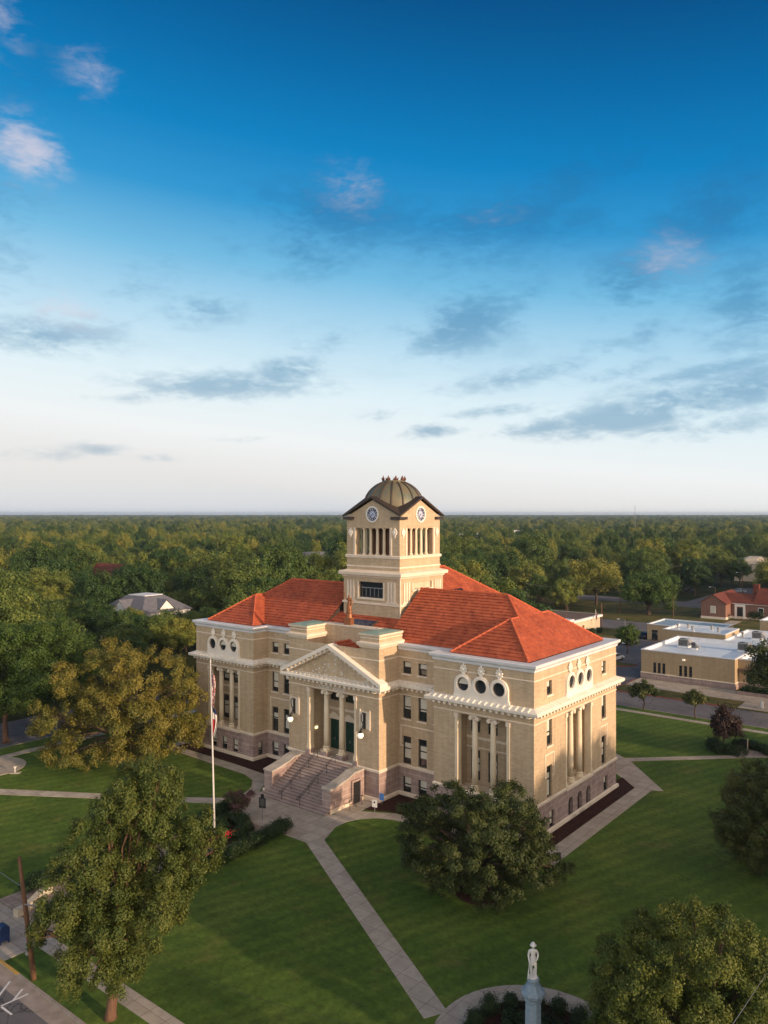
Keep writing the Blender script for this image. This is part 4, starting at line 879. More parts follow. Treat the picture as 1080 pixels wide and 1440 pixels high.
for x in (22.55, 25.05):
    f = MB(); P0 = lambda i: (x, q0 + i * tread + .15, (i + 1) * rise)
    for i in (0, 4, 8, 12, 16): p = P0(i); f.tube([p, (p[0], p[1], p[2] + .95)], .03, 6)
    for dz in (.95, .72): a, b = P0(0), P0(16); f.tube([(a[0], a[1] - .35, a[2] + dz - .04), (a[0], a[1], a[2] + dz), (b[0], b[1], b[2] + dz), (b[0], b[1] + .4, b[2] + dz)], .032, 6)
    a = P0(0); f.tube([(a[0], a[1] - .35, a[2] + .91), (a[0], a[1] - .42, a[2] + .80), (a[0], a[1] - .35, a[2] + .68)], .032, 6)
    part(f, 'handrail', M['iron'])
for x in (18.5, 28.45):
    f = MB(); f.box(x - .55, x + .55, PQ - .06, PQ + .02, 7.0, 8.75); f.box(x - .7, x - .58, PQ - .1, PQ + .02, 6.9, 8.9); f.box(x + .58, x + .7, PQ - .1, PQ + .02, 6.9, 8.9); lamp = part(f, 'wall_lantern', M['trim'])
    f = MB(); y = PQ - .1
    f.box(x - .14, x + .14, y - .06, y + .05, 7.0, 8.6); f.tube([(x, y, 8.5), (x, y - .25, 8.7), (x, y - .5, 8.45), (x, y - .45, 7.9), (x, y - .2, 7.55), (x, y - .32, 7.2), (x, y - .62, 7.05), (x, y - .62, 6.75)], [.05, .06, .06, .05, .07, .06, .05, .05], 7)
    f.tube([(x, y, 7.2), (x, y - .35, 7.0), (x, y - .62, 7.0)], .045, 6); f.lathe([(.05, 6.72), (.2, 6.76), (.22, 6.84), (.08, 6.95)], 12, (x, y - .62, 0)); part(f, 'bracket', M['iron'], lamp)
    f = MB(); f.lathe([(.04, 6.16), (.2, 6.22), (.31, 6.4), (.33, 6.52), (.28, 6.66), (.12, 6.76)], 18, (x, y - .62, 0)); part(f, 'globe', M['globe'], lamp, smooth=True)
f = MB(); f.box(20.43, 20.58, .1, .42, 5.4, 5.65); part(f, 'wall_sconce', M['sconce'])
# raised lettering on the frieze
def lettering(txt, name, m, parent, size, loc, rot, ext=.03):
    cu = bpy.data.curves.new(name, 'FONT'); cu.body = txt; cu.size = size; cu.align_x = 'CENTER'; cu.extrude = ext; cu.space_character = 1.15
    to = bpy.data.objects.new(name, cu); col.objects.link(to); dg = bpy.context.evaluated_depsgraph_get(); me = bpy.data.meshes.new_from_object(to.evaluated_get(dg)); bpy.data.objects.remove(to)
    me.materials.clear(); me.materials.append(m); o = bpy.data.objects.new(name, me); col.objects.link(o); o.parent = parent; o.location = loc; o.rotation_euler = rot; return o
lettering('COURT HOUSE', 'inscription', M['wood_white'], court, .47, (24.0, PQ - .05, 10.31), (R(90), 0, 0), .05)

# ------------------------------------------------------------------ trees
def leaf_mesh(name, lobes, n, L, W, seed, m, sub=9, subr=.42, up=.25, flat=.85, droop=.0, reach=1.12, inner=.6, stretch=.7):
    """many small leaf faces gathered in clumps on the lobes of a crown"""
    rg_ = np.random.default_rng(seed); lobes = np.array(lobes, float); K = len(lobes)
    d = rg_.normal(size=(K, sub, 3)); d[:, :, 2] += .25; d /= np.linalg.norm(d, axis=2, keepdims=True)
    sc_ = rg_.uniform(.55, reach, (K, sub, 1))
    cc = lobes[:, None, :3] + d * lobes[:, None, 3:4] * sc_ * np.array([1, 1, flat]); rr = lobes[:, None, 3] * subr * rg_.uniform(.65, 1.25, (K, sub))
    cc = cc.reshape(-1, 3); rr = rr.reshape(-1); lob_t = np.repeat(rg_.uniform(0, 1, K), sub); sub_t = rg_.uniform(0, 1, K * sub)
    p = rr ** 2; p /= p.sum(); idx = rg_.choice(len(rr), n, p=p)
    dd = rg_.normal(size=(n, 3)); dd /= np.linalg.norm(dd, axis=1, keepdims=True)
    rad = 1 - inner * rg_.random(n) ** 1.3
    ax_ = rg_.normal(size=(len(rr), 3)) + d.reshape(-1, 3) * .8; ax_ /= np.linalg.norm(ax_, axis=1, keepdims=True); off = dd * (rr[idx] * rad)[:, None] * np.array([1, 1, flat])
    off += ax_[idx] * ((off * ax_[idx]).sum(1) * stretch)[:, None]; off *= np.exp(rg_.normal(size=n) * .16)[:, None]
    pos = cc[idx] + off + rg_.normal(size=(n, 3)) * (L * .5 + rr[idx][:, None] * .12)
    ld = pos - lobes[idx // sub, :3]; ld /= np.linalg.norm(ld, axis=1, keepdims=True) + 1e-9
    nor = dd * .8 + ld * .7 + rg_.normal(size=(n, 3)) * .38 + np.array([0, 0, up]); nor /= np.linalg.norm(nor, axis=1, keepdims=True)
    t = np.cross(nor, rg_.normal(size=(n, 3))); t[:, 2] -= droop; t /= np.linalg.norm(t, axis=1, keepdims=True) + 1e-9
    b = np.cross(nor, t); s = rg_.uniform(.6, 1.35, (n, 1))
    l = t * L * .5 * s; w = b * W * .5 * s
    v = np.stack([pos - l, pos + w - l * .1 + nor * W * .12 * s, pos + l, pos - w - l * .1 + nor * W * .12 * s], 1).reshape(-1, 3)
    me = bpy.data.meshes.new(name); me.vertices.add(4 * n); me.vertices.foreach_set('co', v.astype(np.float32).ravel()); me.loops.add(4 * n); me.loops.foreach_set('vertex_index', np.arange(4 * n, dtype=np.int32))
    me.polygons.add(n); me.polygons.foreach_set('loop_start', np.arange(0, 4 * n, 4, dtype=np.int32)); me.update(calc_edges=True)
    a = me.attributes.new('tint', 'FLOAT', 'FACE')
    tv = np.clip(.25 * lob_t[idx // 1 % len(lob_t)] + .35 * sub_t[idx] + .4 * rg_.random(n), 0, 1); a.data.foreach_set('value', tv.astype(np.float32))
    me.materials.append(m); return me
def limbs_mb(base, top, lobes, r0, seed, nb=14, lean=0.0, fork=None):
    rnd = random.Random(seed); mb = MB(); base, top = Vector(base), Vector(top)
    mid = (base + top) / 2 + Vector((rnd.uniform(-.15, .15), rnd.uniform(-.15, .15), 0))
    mb.tube([base - Vector((0, 0, .1)), base + (mid - base) * .15, mid, top], [r0 * 1.5, r0 * 1.08, r0 * .9, r0 * .75], 10)
    ls = rnd.sample(list(lobes), min(nb, len(lobes)))
    for l in ls:
        e = Vector(l[:3]); st = base + (top - base) * rnd.uniform(.7, 1.0); d = e - st; k = d.length
        p1 = st + d * .35 + Vector((rnd.uniform(-.08, .08) * k, rnd.uniform(-.08, .08) * k, .08 * k)); p2 = st + d * .7 + Vector((rnd.uniform(-.06, .06) * k, rnd.uniform(-.06, .06) * k, .05 * k))
        mb.tube([st, p1, p2, e], [r0 * .42, r0 * .28, r0 * .17, r0 * .06], 6)
        for j in range(2):
            q = p2 if j else p1; e2 = e + Vector((rnd.uniform(-.3, .3), rnd.uniform(-.3, .3), rnd.uniform(-.1, .4))) * l[3] * 2; mb.tube([q, (q + e2) / 2 + Vector((0, 0, .05 * k)), e2], [r0 * .15, r0 * .1, r0 * .035], 5)
    return mb
def shells(rx, ry, rz, cz, k, r, seed, low=-.5, jit=.18):     # lobes spread over an egg-shaped crown
    rnd = random.Random(seed); out = []
    for i in range(k):
        z = 1 - (1 - low) * (i + .5) / k; a = i * 2.39996 + rnd.uniform(-.4, .4); h = math.sqrt(max(0, 1 - z * z)); f = rnd.uniform(.55, .85)
        out.append((rx * h * math.cos(a) * f * (1 + rnd.uniform(-jit, jit)), ry * h * math.sin(a) * f * (1 + rnd.uniform(-jit, jit)), cz + rz * z * f * (1 + rnd.uniform(-jit, jit)), r * rnd.uniform(.7, 1.2)))
    out += [(rnd.uniform(-.3, .3) * rx, rnd.uniform(-.3, .3) * ry, cz + rnd.uniform(-.3, .4) * rz, r * 1.1) for _ in range(max(2, k // 6))]
    return out
def tree(name, label, xy, lobes, n, L, W, leaf, bark, seed, r0, h_trunk, group=None, cat='tree', rz=0.0, nb=14, top_xy=(0, 0), z=0.0, **kw):
    t = thing(name, label, cat, xy, z, rz, group)
    cm = leaf_mesh('crown', lobes, n, L, W, seed, leaf, **kw); c = bpy.data.objects.new('crown', cm); col.objects.link(c); c.parent = t
    tr_ = limbs_mb((0, 0, 0), (top_xy[0], top_xy[1], h_trunk), lobes, r0, seed, nb).build('trunk', bark, t, True)
    KIDS[t.name] = [c, tr_]; return t
def px_lobes(base, lst, spread, seed, copies=3, rs=.74, drop=0.0, jit=0.0):   # crown lobes read off the photo as (u, v, r) round a trunk standing at base, given depth
    rnd = random.Random(seed); X0, Y0 = base; k = Y0 / F; out = []
    us = [l[0] for l in lst]; vs = [l[1] for l in lst]; uc = (min(us) + max(us)) / 2; vc = (min(vs) + max(vs)) / 2; hw = max(1, (max(us) - min(us)) / 2); ang = (vc - CV) / F
    for (u, v, r) in lst:
        dep = spread * math.sqrt(max(.12, 1 - ((u - uc) / hw) ** 2 * .9))
        for c in range(copies):
            dy = ((c - (copies - 1) / 2) / max(1, (copies - 1) / 2)) * dep * rnd.uniform(.6, 1.0); f = 1.0 if abs(dy) < .3 else .92
            if rnd.random() < drop: continue
            uu, vv = uc + (u - uc) * f + rnd.gauss(0, jit) * r, vc + (v - vc) * f + rnd.gauss(0, jit) * r
            out.append(((uu - CU) * k - X0, dy, H - (vv - CV) * k - dy * ang * .6, r * k * rs * rnd.uniform(.85, 1.15)))
    return out
# big leaning tree in the near left foreground
b0 = G(155, 1432)
l0 = [(210, 1085, 22), (185, 1105, 26), (232, 1105, 22), (165, 1135, 26), (205, 1135, 30), (235, 1140, 20), (140, 1165, 28), (180, 1170, 32), (222, 1170, 26), (110, 1195, 26), (150, 1205, 34), (195, 1210, 32), (228, 1200, 20),
      (285, 1160, 18), (275, 1185, 24), (300, 1195, 18), (258, 1215, 26), (290, 1225, 20), (90, 1240, 26), (125, 1240, 32), (170, 1245, 34), (215, 1245, 30), (255, 1255, 26), (80, 1275, 22), (115, 1280, 30), (160, 1285, 32), (205, 1285, 30), (240, 1285, 24),
      (105, 1320, 26), (140, 1325, 30), (180, 1320, 30), (100, 1350, 20), (130, 1360, 26), (165, 1350, 26), (195, 1345, 20), (115, 1380, 16), (150, 1385, 20), (165, 1372, 22), (188, 1368, 18), (60, 1290, 16), (45, 1320, 14), (178, 1082, 14), (240, 1085, 12), (310, 1175, 12), (160, 1120, 16)]
tree('cottonwood_tree', 'tall olive green leaning tree in the near left foreground, in front of the flagpole', b0, px_lobes(b0, l0, 2.6, 1, drop=.2, jit=.15), 190000, .125, .075, M['leaf_olive'], M['bark_red'], 11, .27, 5.0, nb=34, top_xy=(.6, .2), sub=9, subr=.32, reach=1.3, flat=1.3, inner=.45)
# live oak before the right pavilion
b1 = G(675, 1258)
l1 = [(640, 1110, 26), (680, 1105, 26), (715, 1112, 24), (600, 1125, 24), (655, 1135, 34), (700, 1138, 32), (735, 1135, 22), (580, 1150, 22), (615, 1160, 32), (665, 1165, 36), (710, 1165, 34), (745, 1165, 24), (585, 1185, 26), (630, 1190, 32), (680, 1195, 36), (725, 1195, 30), (760, 1200, 22), (580, 1210, 18), (610, 1215, 26),
      (650, 1220, 28), (700, 1222, 30), (745, 1220, 24), (780, 1218, 18), (620, 1235, 18), (660, 1240, 20), (710, 1240, 20), (575, 1130, 12), (755, 1145, 14)]
tree('oak_tree', 'broad dark oak tree standing in front of the right pavilion of the courthouse', b1, px_lobes(b1, [(675 + (u - 675) * 1.06, v + 9, r) for u, v, r in l1], 4.6, 2, drop=.05, jit=.22, rs=.68), 135000, .15, .09, M['leaf_dark'], M['bark'], 12, .32, 2.4, nb=34, sub=9, subr=.30, reach=1.5, flat=.62, inner=.4)
# golden oak beside the left pavilion
b2 = G(168, 1068)
l2 = [(190, 925, 22), (215, 920, 20), (160, 930, 22), (240, 935, 22), (130, 950, 24), (175, 955, 28), (215, 955, 28), (255, 960, 26), (105, 975, 24), (145, 985, 30), (190, 990, 32), (235, 990, 30), (270, 985, 20), (80, 1000, 24), (120, 1010, 30), (165, 1020, 32), (210, 1025, 32), (250, 1020, 26), (277, 1010, 16),
      (60, 1025, 20), (90, 1035, 26), (135, 1045, 28), (180, 1050, 28), (225, 1050, 26), (258, 1045, 18), (70, 1052, 18), (105, 1065, 20), (150, 1068, 20), (200, 1068, 18), (235, 1064, 14)]
tree('oak_tree', 'large golden lit oak tree standing beside the left end of the courthouse', b2, px_lobes(b2, l2, 7.0, 3, drop=.28, jit=.3, rs=.72), 115000, .21, .12, M['leaf_gold'], M['bark'], 13, .45, 3.2, nb=30, sub=9, subr=.31, reach=1.5, inner=.4)
# tree at the left edge, on the street side
b3 = G(8, 1043)
l3 = [(10, 890, 22), (-30, 895, 22), (45, 888, 20), (85, 885, 20), (70, 905, 26), (25, 910, 28), (-15, 915, 28), (110, 905, 22), (128, 925, 18), (95, 930, 28), (50, 935, 30), (5, 940, 30), (-35, 935, 28), (120, 950, 18), (80, 958, 26), (35, 965, 28), (-10, 965, 28), (-45, 960, 22), (60, 985, 20), (20, 990, 22), (-20, 990, 22)]
tree('elm_tree', 'spreading green street tree at the far left edge, its trunk by the road', b3, px_lobes(b3, l3, 6.5, 4), 120000, .23, .13, M['leaf_green'], M['bark_red'], 14, .34, 4.6, nb=22, sub=8, subr=.42)
# right edge and lower right
b4 = G(1098, 1232)
l4 = [(1075, 1085, 20), (1100, 1080, 22), (1055, 1105, 22), (1090, 1110, 26), (1130, 1105, 24), (1035, 1130, 22), (1070, 1135, 28), (1110, 1140, 30), (1150, 1135, 26), (1020, 1158, 20), (1050, 1165, 26), (1095, 1170, 30), (1140, 1170, 26), (1015, 1180, 14), (1040, 1195, 20), (1080, 1200, 26), (1125, 1200, 26), (1065, 1220, 16), (1105, 1222, 18)]
tree('oak_tree', 'dark green oak at the right edge, rounded crown hanging over the lawn', b4, px_lobes(b4, l4, 4.0, 5), 130000, .14, .085, M['leaf_dark'], M['bark'], 15, .3, 2.6, nb=18, sub=9, subr=.36, reach=1.25)
b5 = G(1010, 1575)
l5 = [(975, 1285, 22), (940, 1300, 26), (1010, 1295, 26), (900, 1315, 26), (960, 1330, 36), (1020, 1335, 34), (1060, 1325, 24), (870, 1345, 24), (915, 1355, 34), (975, 1375, 38), (1035, 1380, 36), (1085, 1360, 28), (860, 1380, 26), (905, 1405, 36), (960, 1420, 38), (1020, 1430, 38), (1075, 1420, 34), (850, 1420, 24), (880, 1450, 34), (940, 1470, 36), (1000, 1480, 36), (1060, 1475, 34), (1110, 1440, 26), (835, 1450, 18), (900, 1500, 28), (980, 1520, 28), (1060, 1515, 26)]
tree('pecan_tree', 'dense tree with yellow lit leaf clusters filling the lower right corner', b5, px_lobes(b5, l5, 3.8, 6), 260000, .12, .06, M['leaf_pecan'], M['bark'], 16, .28, 3.0, nb=24, sub=9, subr=.36, reach=1.2, droop=.6)
# trees further along the east side of the square, outside the picture to the right: they throw the long evening shade
sh = shells(5.5, 5.5, 4.6, 7.6, 26, 2.0, 77); shade = None
for i, (p, q, s, rz_) in enumerate(((112, -33, 1.05, 0), (108, -21, 1.05, 1), (112, -10, 1.15, 2), (103, 1, 1.3, 3), (104, 12, 1.3, 4), (103, 23, 1.2, 5), (105, 36, 1.0, 1.2), (122, -20, 1.35, 4), (124, -2, 1.35, .4), (122, 18, 1.3, 3.3), (122, 40, 1.1, 2.2), (108, -44, 1.0, 5))):
    if shade is None: o = shade = tree('shade_tree', 'broad green shade tree on the east side of the square', pq(p, q), sh, 26000, .36, .22, M['leaf_green'], M['bark'], 17, .3, 4.0, group='shade trees east of the square', sub=8)
    else: o = copy_tree(shade); o.location = (*pq(p, q), 0)
    o.scale = (s, s, s); o.rotation_euler = (0, 0, rz_)
# small street trees by the far street
for i, (u, v, top, hw, lb) in enumerate(((905, 998, 962, 17, 'small upright street tree by the far kerb, left of the pair'), (978, 1011, 974, 15, 'small bushy street tree by the far kerb, right of the pair'))):
    b = G(u, v); k = b[1] / F; h = (v - top) * k; r = hw * k
    lb_ = [(x * r, y * r, h * z, r * .34) for x, y, z in ((-.8, 0, .72), (-.25, .5, .78), (.3, -.4, .84), (.85, .1, .74), (0, 0, .88), (-.45, -.6, .72), (.4, .65, .72), (0, -.2, .74), (.1, .3, .93), (-.55, .1, .82))]
    t = tree('street_tree', lb, b, lb_, 5200, .26, .15, M['leaf_dark'], M['bark'], 20 + i, .09, h * .5, nb=8, group='street trees by the far kerb', sub=7)
# crape myrtles
b = pq(51.9, 38.6); lb_ = shells(1.65, 1.65, 2.0, 2.9, 16, .75, 5, -.6)
tree('crape_myrtle', 'dark red leaved crape myrtle above a hedge on the right lawn', b, lb_, 9000, .22, .13, M['leaf_purple'], M['bark'], 31, .09, 1.4, cat='shrub', nb=10)
b = pq(22.6, -12.6); lb_ = [(0, 0, 1.2, .6), (.5, 0, 1.7, .55), (-.5, .1, 1.75, .55), (.9, -.1, 2.1, .45), (-.9, .1, 2.05, .45), (0, .4, 1.9, .5), (.3, -.4, 2.05, .45), (1.25, 0, 2.35, .3), (-.2, 0, 2.2, .4)]
tree('crape_myrtle', 'pink flowering crape myrtle beside the black marker in front of the steps', b, lb_, 6500, .13, .08, M['leaf_pink'], M['bark'], 32, .05, .8, cat='shrub', nb=9)
# clipped hedges and shrubs
def hedge(name, label, pts, w, h, seed, group=None, leaf=None, dens=420, cat='hedge', wob=.12, L=.13):
    rnd = random.Random(seed); lob = []
    for a, b_ in zip(pts[:-1], pts[1:]):
        a, b_ = Vector(a), Vector(b_); n = max(1, int((b_ - a).length / (w * .42)))
        d = (b_ - a).normalized(); nn = Vector((-d.y, d.x))
        for i in range(n + 1):
            for s in (-.22, .22):
                c = a + (b_ - a) * (i / n) + nn * s * w; lob.append((c.x + rnd.uniform(-wob, wob) * .4, c.y + rnd.uniform(-wob, wob) * .4, h * .55 + rnd.uniform(-wob, wob) * .4, w * .36)); 
    lob = [(x, y, z, min(r, h * .55)) for x, y, z, r in lob]
    me = leaf_mesh(name, lob, int(len(lob) * dens), L, L * .6, seed, leaf or M['leaf_hedge'], sub=10, subr=.5, flat=1.0, inner=.5)
    o = bpy.data.objects.new(name, me); col.objects.link(o); o.location = (B[0], B[1], 0); o.rotation_euler = (0, 0, ROT); return tag(o, label, cat, group)
hedge('hedge', 'long clipped hedge nearest the camera along the paved court before the steps', [(27.75, -11.4), (28.35, -15.3), (28.6, -20), (28.4, -32)], 1.15, 1.0, 41)
hedge('hedge', 'long clipped hedge on the far side of the paved court, behind the flagpole', [(20.2, -10.9), (20.9, -15), (21.0, -20), (20.9, -32)], 1.15, 1.0, 42)
hedge('hedge', 'rounded clipped hedge ring in the planting bed round the pink crape myrtle', [(22.4, -13.4), (23.6, -13.1), (25.3, -14.0), (26.0, -15.4), (25.3, -17.2), (23.6, -18), (22.6, -16.8), (22.4, -14.6), (23.5, -15.4), (24.6, -16)], 1.2, .75, 43)
hedge('hedge', 'low clipped hedge curving below the dark red crape myrtle', [(50.6, 39.2), (50.9, 37.6), (52.2, 36.7), (53.6, 36.9), (54.3, 37.6)], 1.3, 1.15, 44)
hedge('hedge', 'dark low hedge behind the small sign post on the right lawn', [(52.6, 41.0), (54.4, 41.2), (56.2, 40.6), (56.6, 39.4)], .9, .9, 45)
f = MB(); rnd = random.Random(3)
for _ in range(70): f.lathe([(.0, 0), (.05, .03), (.06, .06), (.02, .09)], 6, (25.9 + rnd.gauss(0, .35), -16.9 + rnd.gauss(0, .5), .65 + rnd.uniform(-.1, .25)))
tag(grid(f, 'red_flowers', M['red_flower']), 'bed of small red flowers beside the clipped hedge ring', 'flowers', kind='stuff')
f = MB(); f.prism([(24.0, -18.8), (26.4, -17.6), (26.6, -14.6), (25.4, -12.9), (22.2, -12.6), (21.9, -17.5)], -.02, .07); grid(f, 'mulch_bed', M['mulch'], kind='structure')
for i in range(15):                                    # round bushes inside the monument circle
    a = R(20 + 24 * i); r = 3.35; p, q = MC[0] + r * math.cos(a), MC[1] + r * math.sin(a); rr = (.62, .52, .68, .58)[i % 4]
    me = leaf_mesh('round_bush', [(0, 0, rr * .8, rr * .7)] * 2, 2600, .09, .055, 60 + i, M['leaf_hedge'], sub=40, subr=.42, flat=1.0, inner=.4)
    o = bpy.data.objects.new('round_bush', me); col.objects.link(o); o.location = (*pq(p, q), 0); tag(o, 'clipped round bush in the ring round the stone monument', 'bush', 'round bushes ringing the monument')
hedge('ground_shrubs', 'dark low shrubs filling the middle of the ring round the monument', [(MC[0] - 1.8, MC[1] + .6), (MC[0] - .6, MC[1] + 1.6), (MC[0] + 1.0, MC[1] + 1.4), (MC[0] + 1.8, MC[1]), (MC[0] + .8, MC[1] - 1.5), (MC[0] - 1.2, MC[1] - 1.2)], 1.4, .7, 46, cat='shrubs')

# ------------------------------------------------------------------ monument, statues, flagpole, small things on the lawn
mon = thing('monument', 'tall blue grey granite pedestal inside the ring of round bushes', 'monument', (8.0, 42.0), 0, R(12))
f = MB(); f.box(-1.0, 1.0, -1.0, 1.0, 0, .35); f.box(-.75, .75, -.75, .75, .35, .7); part(f, 'base', M['monument'], mon)
def octa(mb, prof, c=(0, 0)): mb.lathe([(r / math.cos(math.pi / 8), z) for r, z in prof], 8, (c[0], c[1], 0))
f = MB(); octa(f, [(.50, .7), (.50, .8), (.43, .9), (.40, 2.55)]); part(f, 'shaft', M['monument'], mon)
f = MB(); octa(f, [(.43, 2.55), (.46, 2.62), (.44, 2.68), (.55, 2.8), (.62, 3.0), (.60, 3.08), (.44, 3.2), (.34, 3.42), (.30, 3.46)]); f.lathe([(.27, 3.46), (.27, 3.55), (.33, 3.62), (.32, 3.72), (.24, 3.80)], 14)
for k in range(4):
    a = R(90 * k + 45 - 22.5); x, y = .52 * math.cos(a), .52 * math.sin(a); f.lathe([(.03, 2.78), (.13, 2.86), (.13, 3.0), (.03, 3.1)], 8, (x, y, 0))
part(f, 'capital', M['monument'], mon)
def skin_obj(name, joints, bones, m, parent=None, sub=2):
    me = bpy.data.meshes.new(name); me.from_pydata([j[:3] for j in joints], bones, []); me.materials.append(m); o = bpy.data.objects.new(name, me); col.objects.link(o)
    if parent: o.parent = parent
    s = o.modifiers.new('skin', 'SKIN'); s.use_smooth_shade = True
    for sv, j in zip(me.skin_vertices[0].data, joints): sv.radius = (j[3], j[4] if len(j) > 4 else j[3])
    me.skin_vertices[0].data[0].use_root = True
    o.modifiers.new('sub', 'SUBSURF').levels = sub; o.modifiers['sub'].render_levels = sub
    return o
# marble soldier, standing at ease, facing the camera (local -y), rifle grounded at his right side
sol = thing('statue', 'white marble soldier statue with brimmed hat standing on the granite pedestal', 'statue', (8.0, 42.0), 3.79, R(-6))
J = [(0, 0, .93, .135, .105), (0, -.01, 1.1, .125, .095), (0, .0, 1.28, .155, .11), (0, 0, 1.42, .12, .09), (0, -.01, 1.5, .055), (0, -.015, 1.56, .06), (0, -.02, 1.63, .088, .10), (0, -.02, 1.71, .085, .095), (0, -.01, 1.76, .06),
     (.19, .01, 1.41, .068), (.27, .03, 1.18, .055), (.20, -.10, .98, .042), (.10, -.17, .96, .032), (-.19, .01, 1.41, .068), (-.25, .0, 1.17, .055), (-.23, -.14, .97, .042), (-.22, -.2, .92, .034),
     (.10, 0, .86, .10), (.13, -.04, .50, .072), (.14, .0, .12, .052), (.15, -.02, .05, .05), (.16, -.13, .035, .04), (-.09, 0, .86, .10), (-.10, .02, .5, .075), (-.10, .05, .12, .052), (-.10, .03, .05, .05), (-.11, -.08, .035, .04), (0, -.115, 1.61, .018), (0, -.125, 1.58, .02)]
Bn = [(0, 1), (1, 2), (2, 3), (3, 4), (4, 5), (5, 6), (6, 7), (7, 8), (3, 9), (9, 10), (10, 11), (11, 12), (3, 13), (13, 14), (14, 15), (15, 16), (0, 17), (17, 18), (18, 19), (19, 20), (20, 21), (0, 22), (22, 23), (23, 24), (24, 25), (25, 26), (6, 27)]
skin_obj('body', J[:28], Bn, M['marble'], sol)
f = MB(); f.lathe([(.185, 1.70), (.19, 1.715), (.115, 1.725), (.108, 1.80), (.085, 1.855), (.02, 1.87)], 20, (0, -.015, 0), sx=.95); part(f, 'hat', M['marble'], sol, smooth=True)
f = MB(); f.lathe([(.15, .98), (.17, .86), (.20, .70), (.19, .69)], 18, sy=.8); f.lathe([(.165, 1.0), (.17, 1.02), (.165, 1.06)], 18, sy=.82); f.tube([(-.16, -.09, 1.36), (.0, -.14, 1.2), (.15, -.1, 1.04)], .022, 6); part(f, 'coat_skirt', M['marble'], sol)
f = MB(); f.tube([(-.27, -.2, .02), (-.265, -.2, .28), (-.24, -.2, .5)], [.045, .04, .028], 8); f.tube([(-.24, -.2, .5), (-.2, -.19, 1.05)], [.024, .016], 8); part(f, 'rifle', M['marble'], sol)
for s, (hx, hy, hz) in ((1, (.09, -.18, .955)), (-1, (-.22, -.205, .91))):
    f = MB()
    for k in range(4): f.tube([(hx + (k - 1.5) * .016, hy + .02, hz), (hx + (k - 1.5) * .017, hy - .02, hz - .008), (hx + (k - 1.5) * .015, hy - .03, hz - .045 + .004 * abs(k - 1.5))], [.010, .009, .007], 6)
    f.tube([(hx - s * .035, hy + .02, hz + .005), (hx - s * .05, hy - .015, hz - .02)], [.011, .008], 6); part(f, 'hand', M['marble'], sol)
f = MB(); f.lathe([(.26, -.01), (.26, .03), (.2, .05)], 14, (0, 0, 0)); f.tube([(.05, .14, .0), (.05, .14, .35)], [.10, .06], 8); part(f, 'plinth', M['marble'], sol)
# bronze justice on the parapet
jus = thing('statue', 'bronze robed woman statue holding up a sword on the parapet in front of the tower', 'statue', pq(23.5, 2.2), 16.68, ROT + R(8))
f = MB(); f.box(-.40, .40, -.36, .36, 0, .6); f.box(-.46, .46, -.42, .42, .6, .7); f.box(-.38, .38, -.36, .36, .7, .745); part(f, 'pedestal', M['bronze'], jus)
JJ = [(0, 0, 1.9, .25, .2), (0, 0, 2.3, .19, .15), (0, 0, 2.6, .25, .17), (0, 0, 2.78, .2, .14), (0, 0, 2.9, .09), (0, -.02, 3.05, .13, .15), (0, -.02, 3.2, .12, .13), (-.3, 0, 2.74, .10), (-.46, -.1, 3.0, .075), (-.42, -.2, 3.36, .055), (.3, 0, 2.74, .1), (.42, -.02, 2.35, .08), (.36, -.2, 2.05, .055)]
skin_obj('body', JJ, [(0, 1), (1, 2), (2, 3), (3, 4), (4, 5), (5, 6), (3, 7), (7, 8), (8, 9), (3, 10), (10, 11), (11, 12)], M['bronze'], jus)
f = MB(); seg = 28; vs = []
for j, (r, z) in enumerate([(.37, .74), (.34, 1.0), (.31, 1.5), (.29, 2.0), (.24, 2.25)]):
    for k in range(seg): a = 2 * math.pi * k / seg; rr = r * (1 + .09 * math.cos(7 * a + .4 * j) * (1 - j / 5)); vs.append((rr * math.cos(a) * .95, rr * math.sin(a) * .8, z))
f.add(vs, [(j * seg + k, j * seg + (k + 1) % seg, (j + 1) * seg + (k + 1) % seg, (j + 1) * seg + k) for j in range(4) for k in range(seg)]); part(f, 'robe', M['bronze'], jus, smooth=True)
f = MB(); f.tube([(-.42, -.22, 3.3), (-.40, -.25, 4.3)], [.035, .012], 6); f.tube([(-.54, -.22, 3.42), (-.30, -.22, 3.42)], .03, 6); part(f, 'sword', M['bronze'], jus)
f = MB(); f.tube([(.36, -.22, 2.0), (.36, -.22, 1.5)], .02, 5); f.tube([(.1, -.22, 1.62), (.62, -.22, 1.62)], .022, 5)
for x in (.12, .6): f.lathe([(.02, 1.28), (.13, 1.34), (.14, 1.37)], 10, (x, -.22, 0)); f.tube([(x, -.22, 1.36), (x, -.22, 1.62)], .008, 4)
part(f, 'scales', M['bronze'], jus)
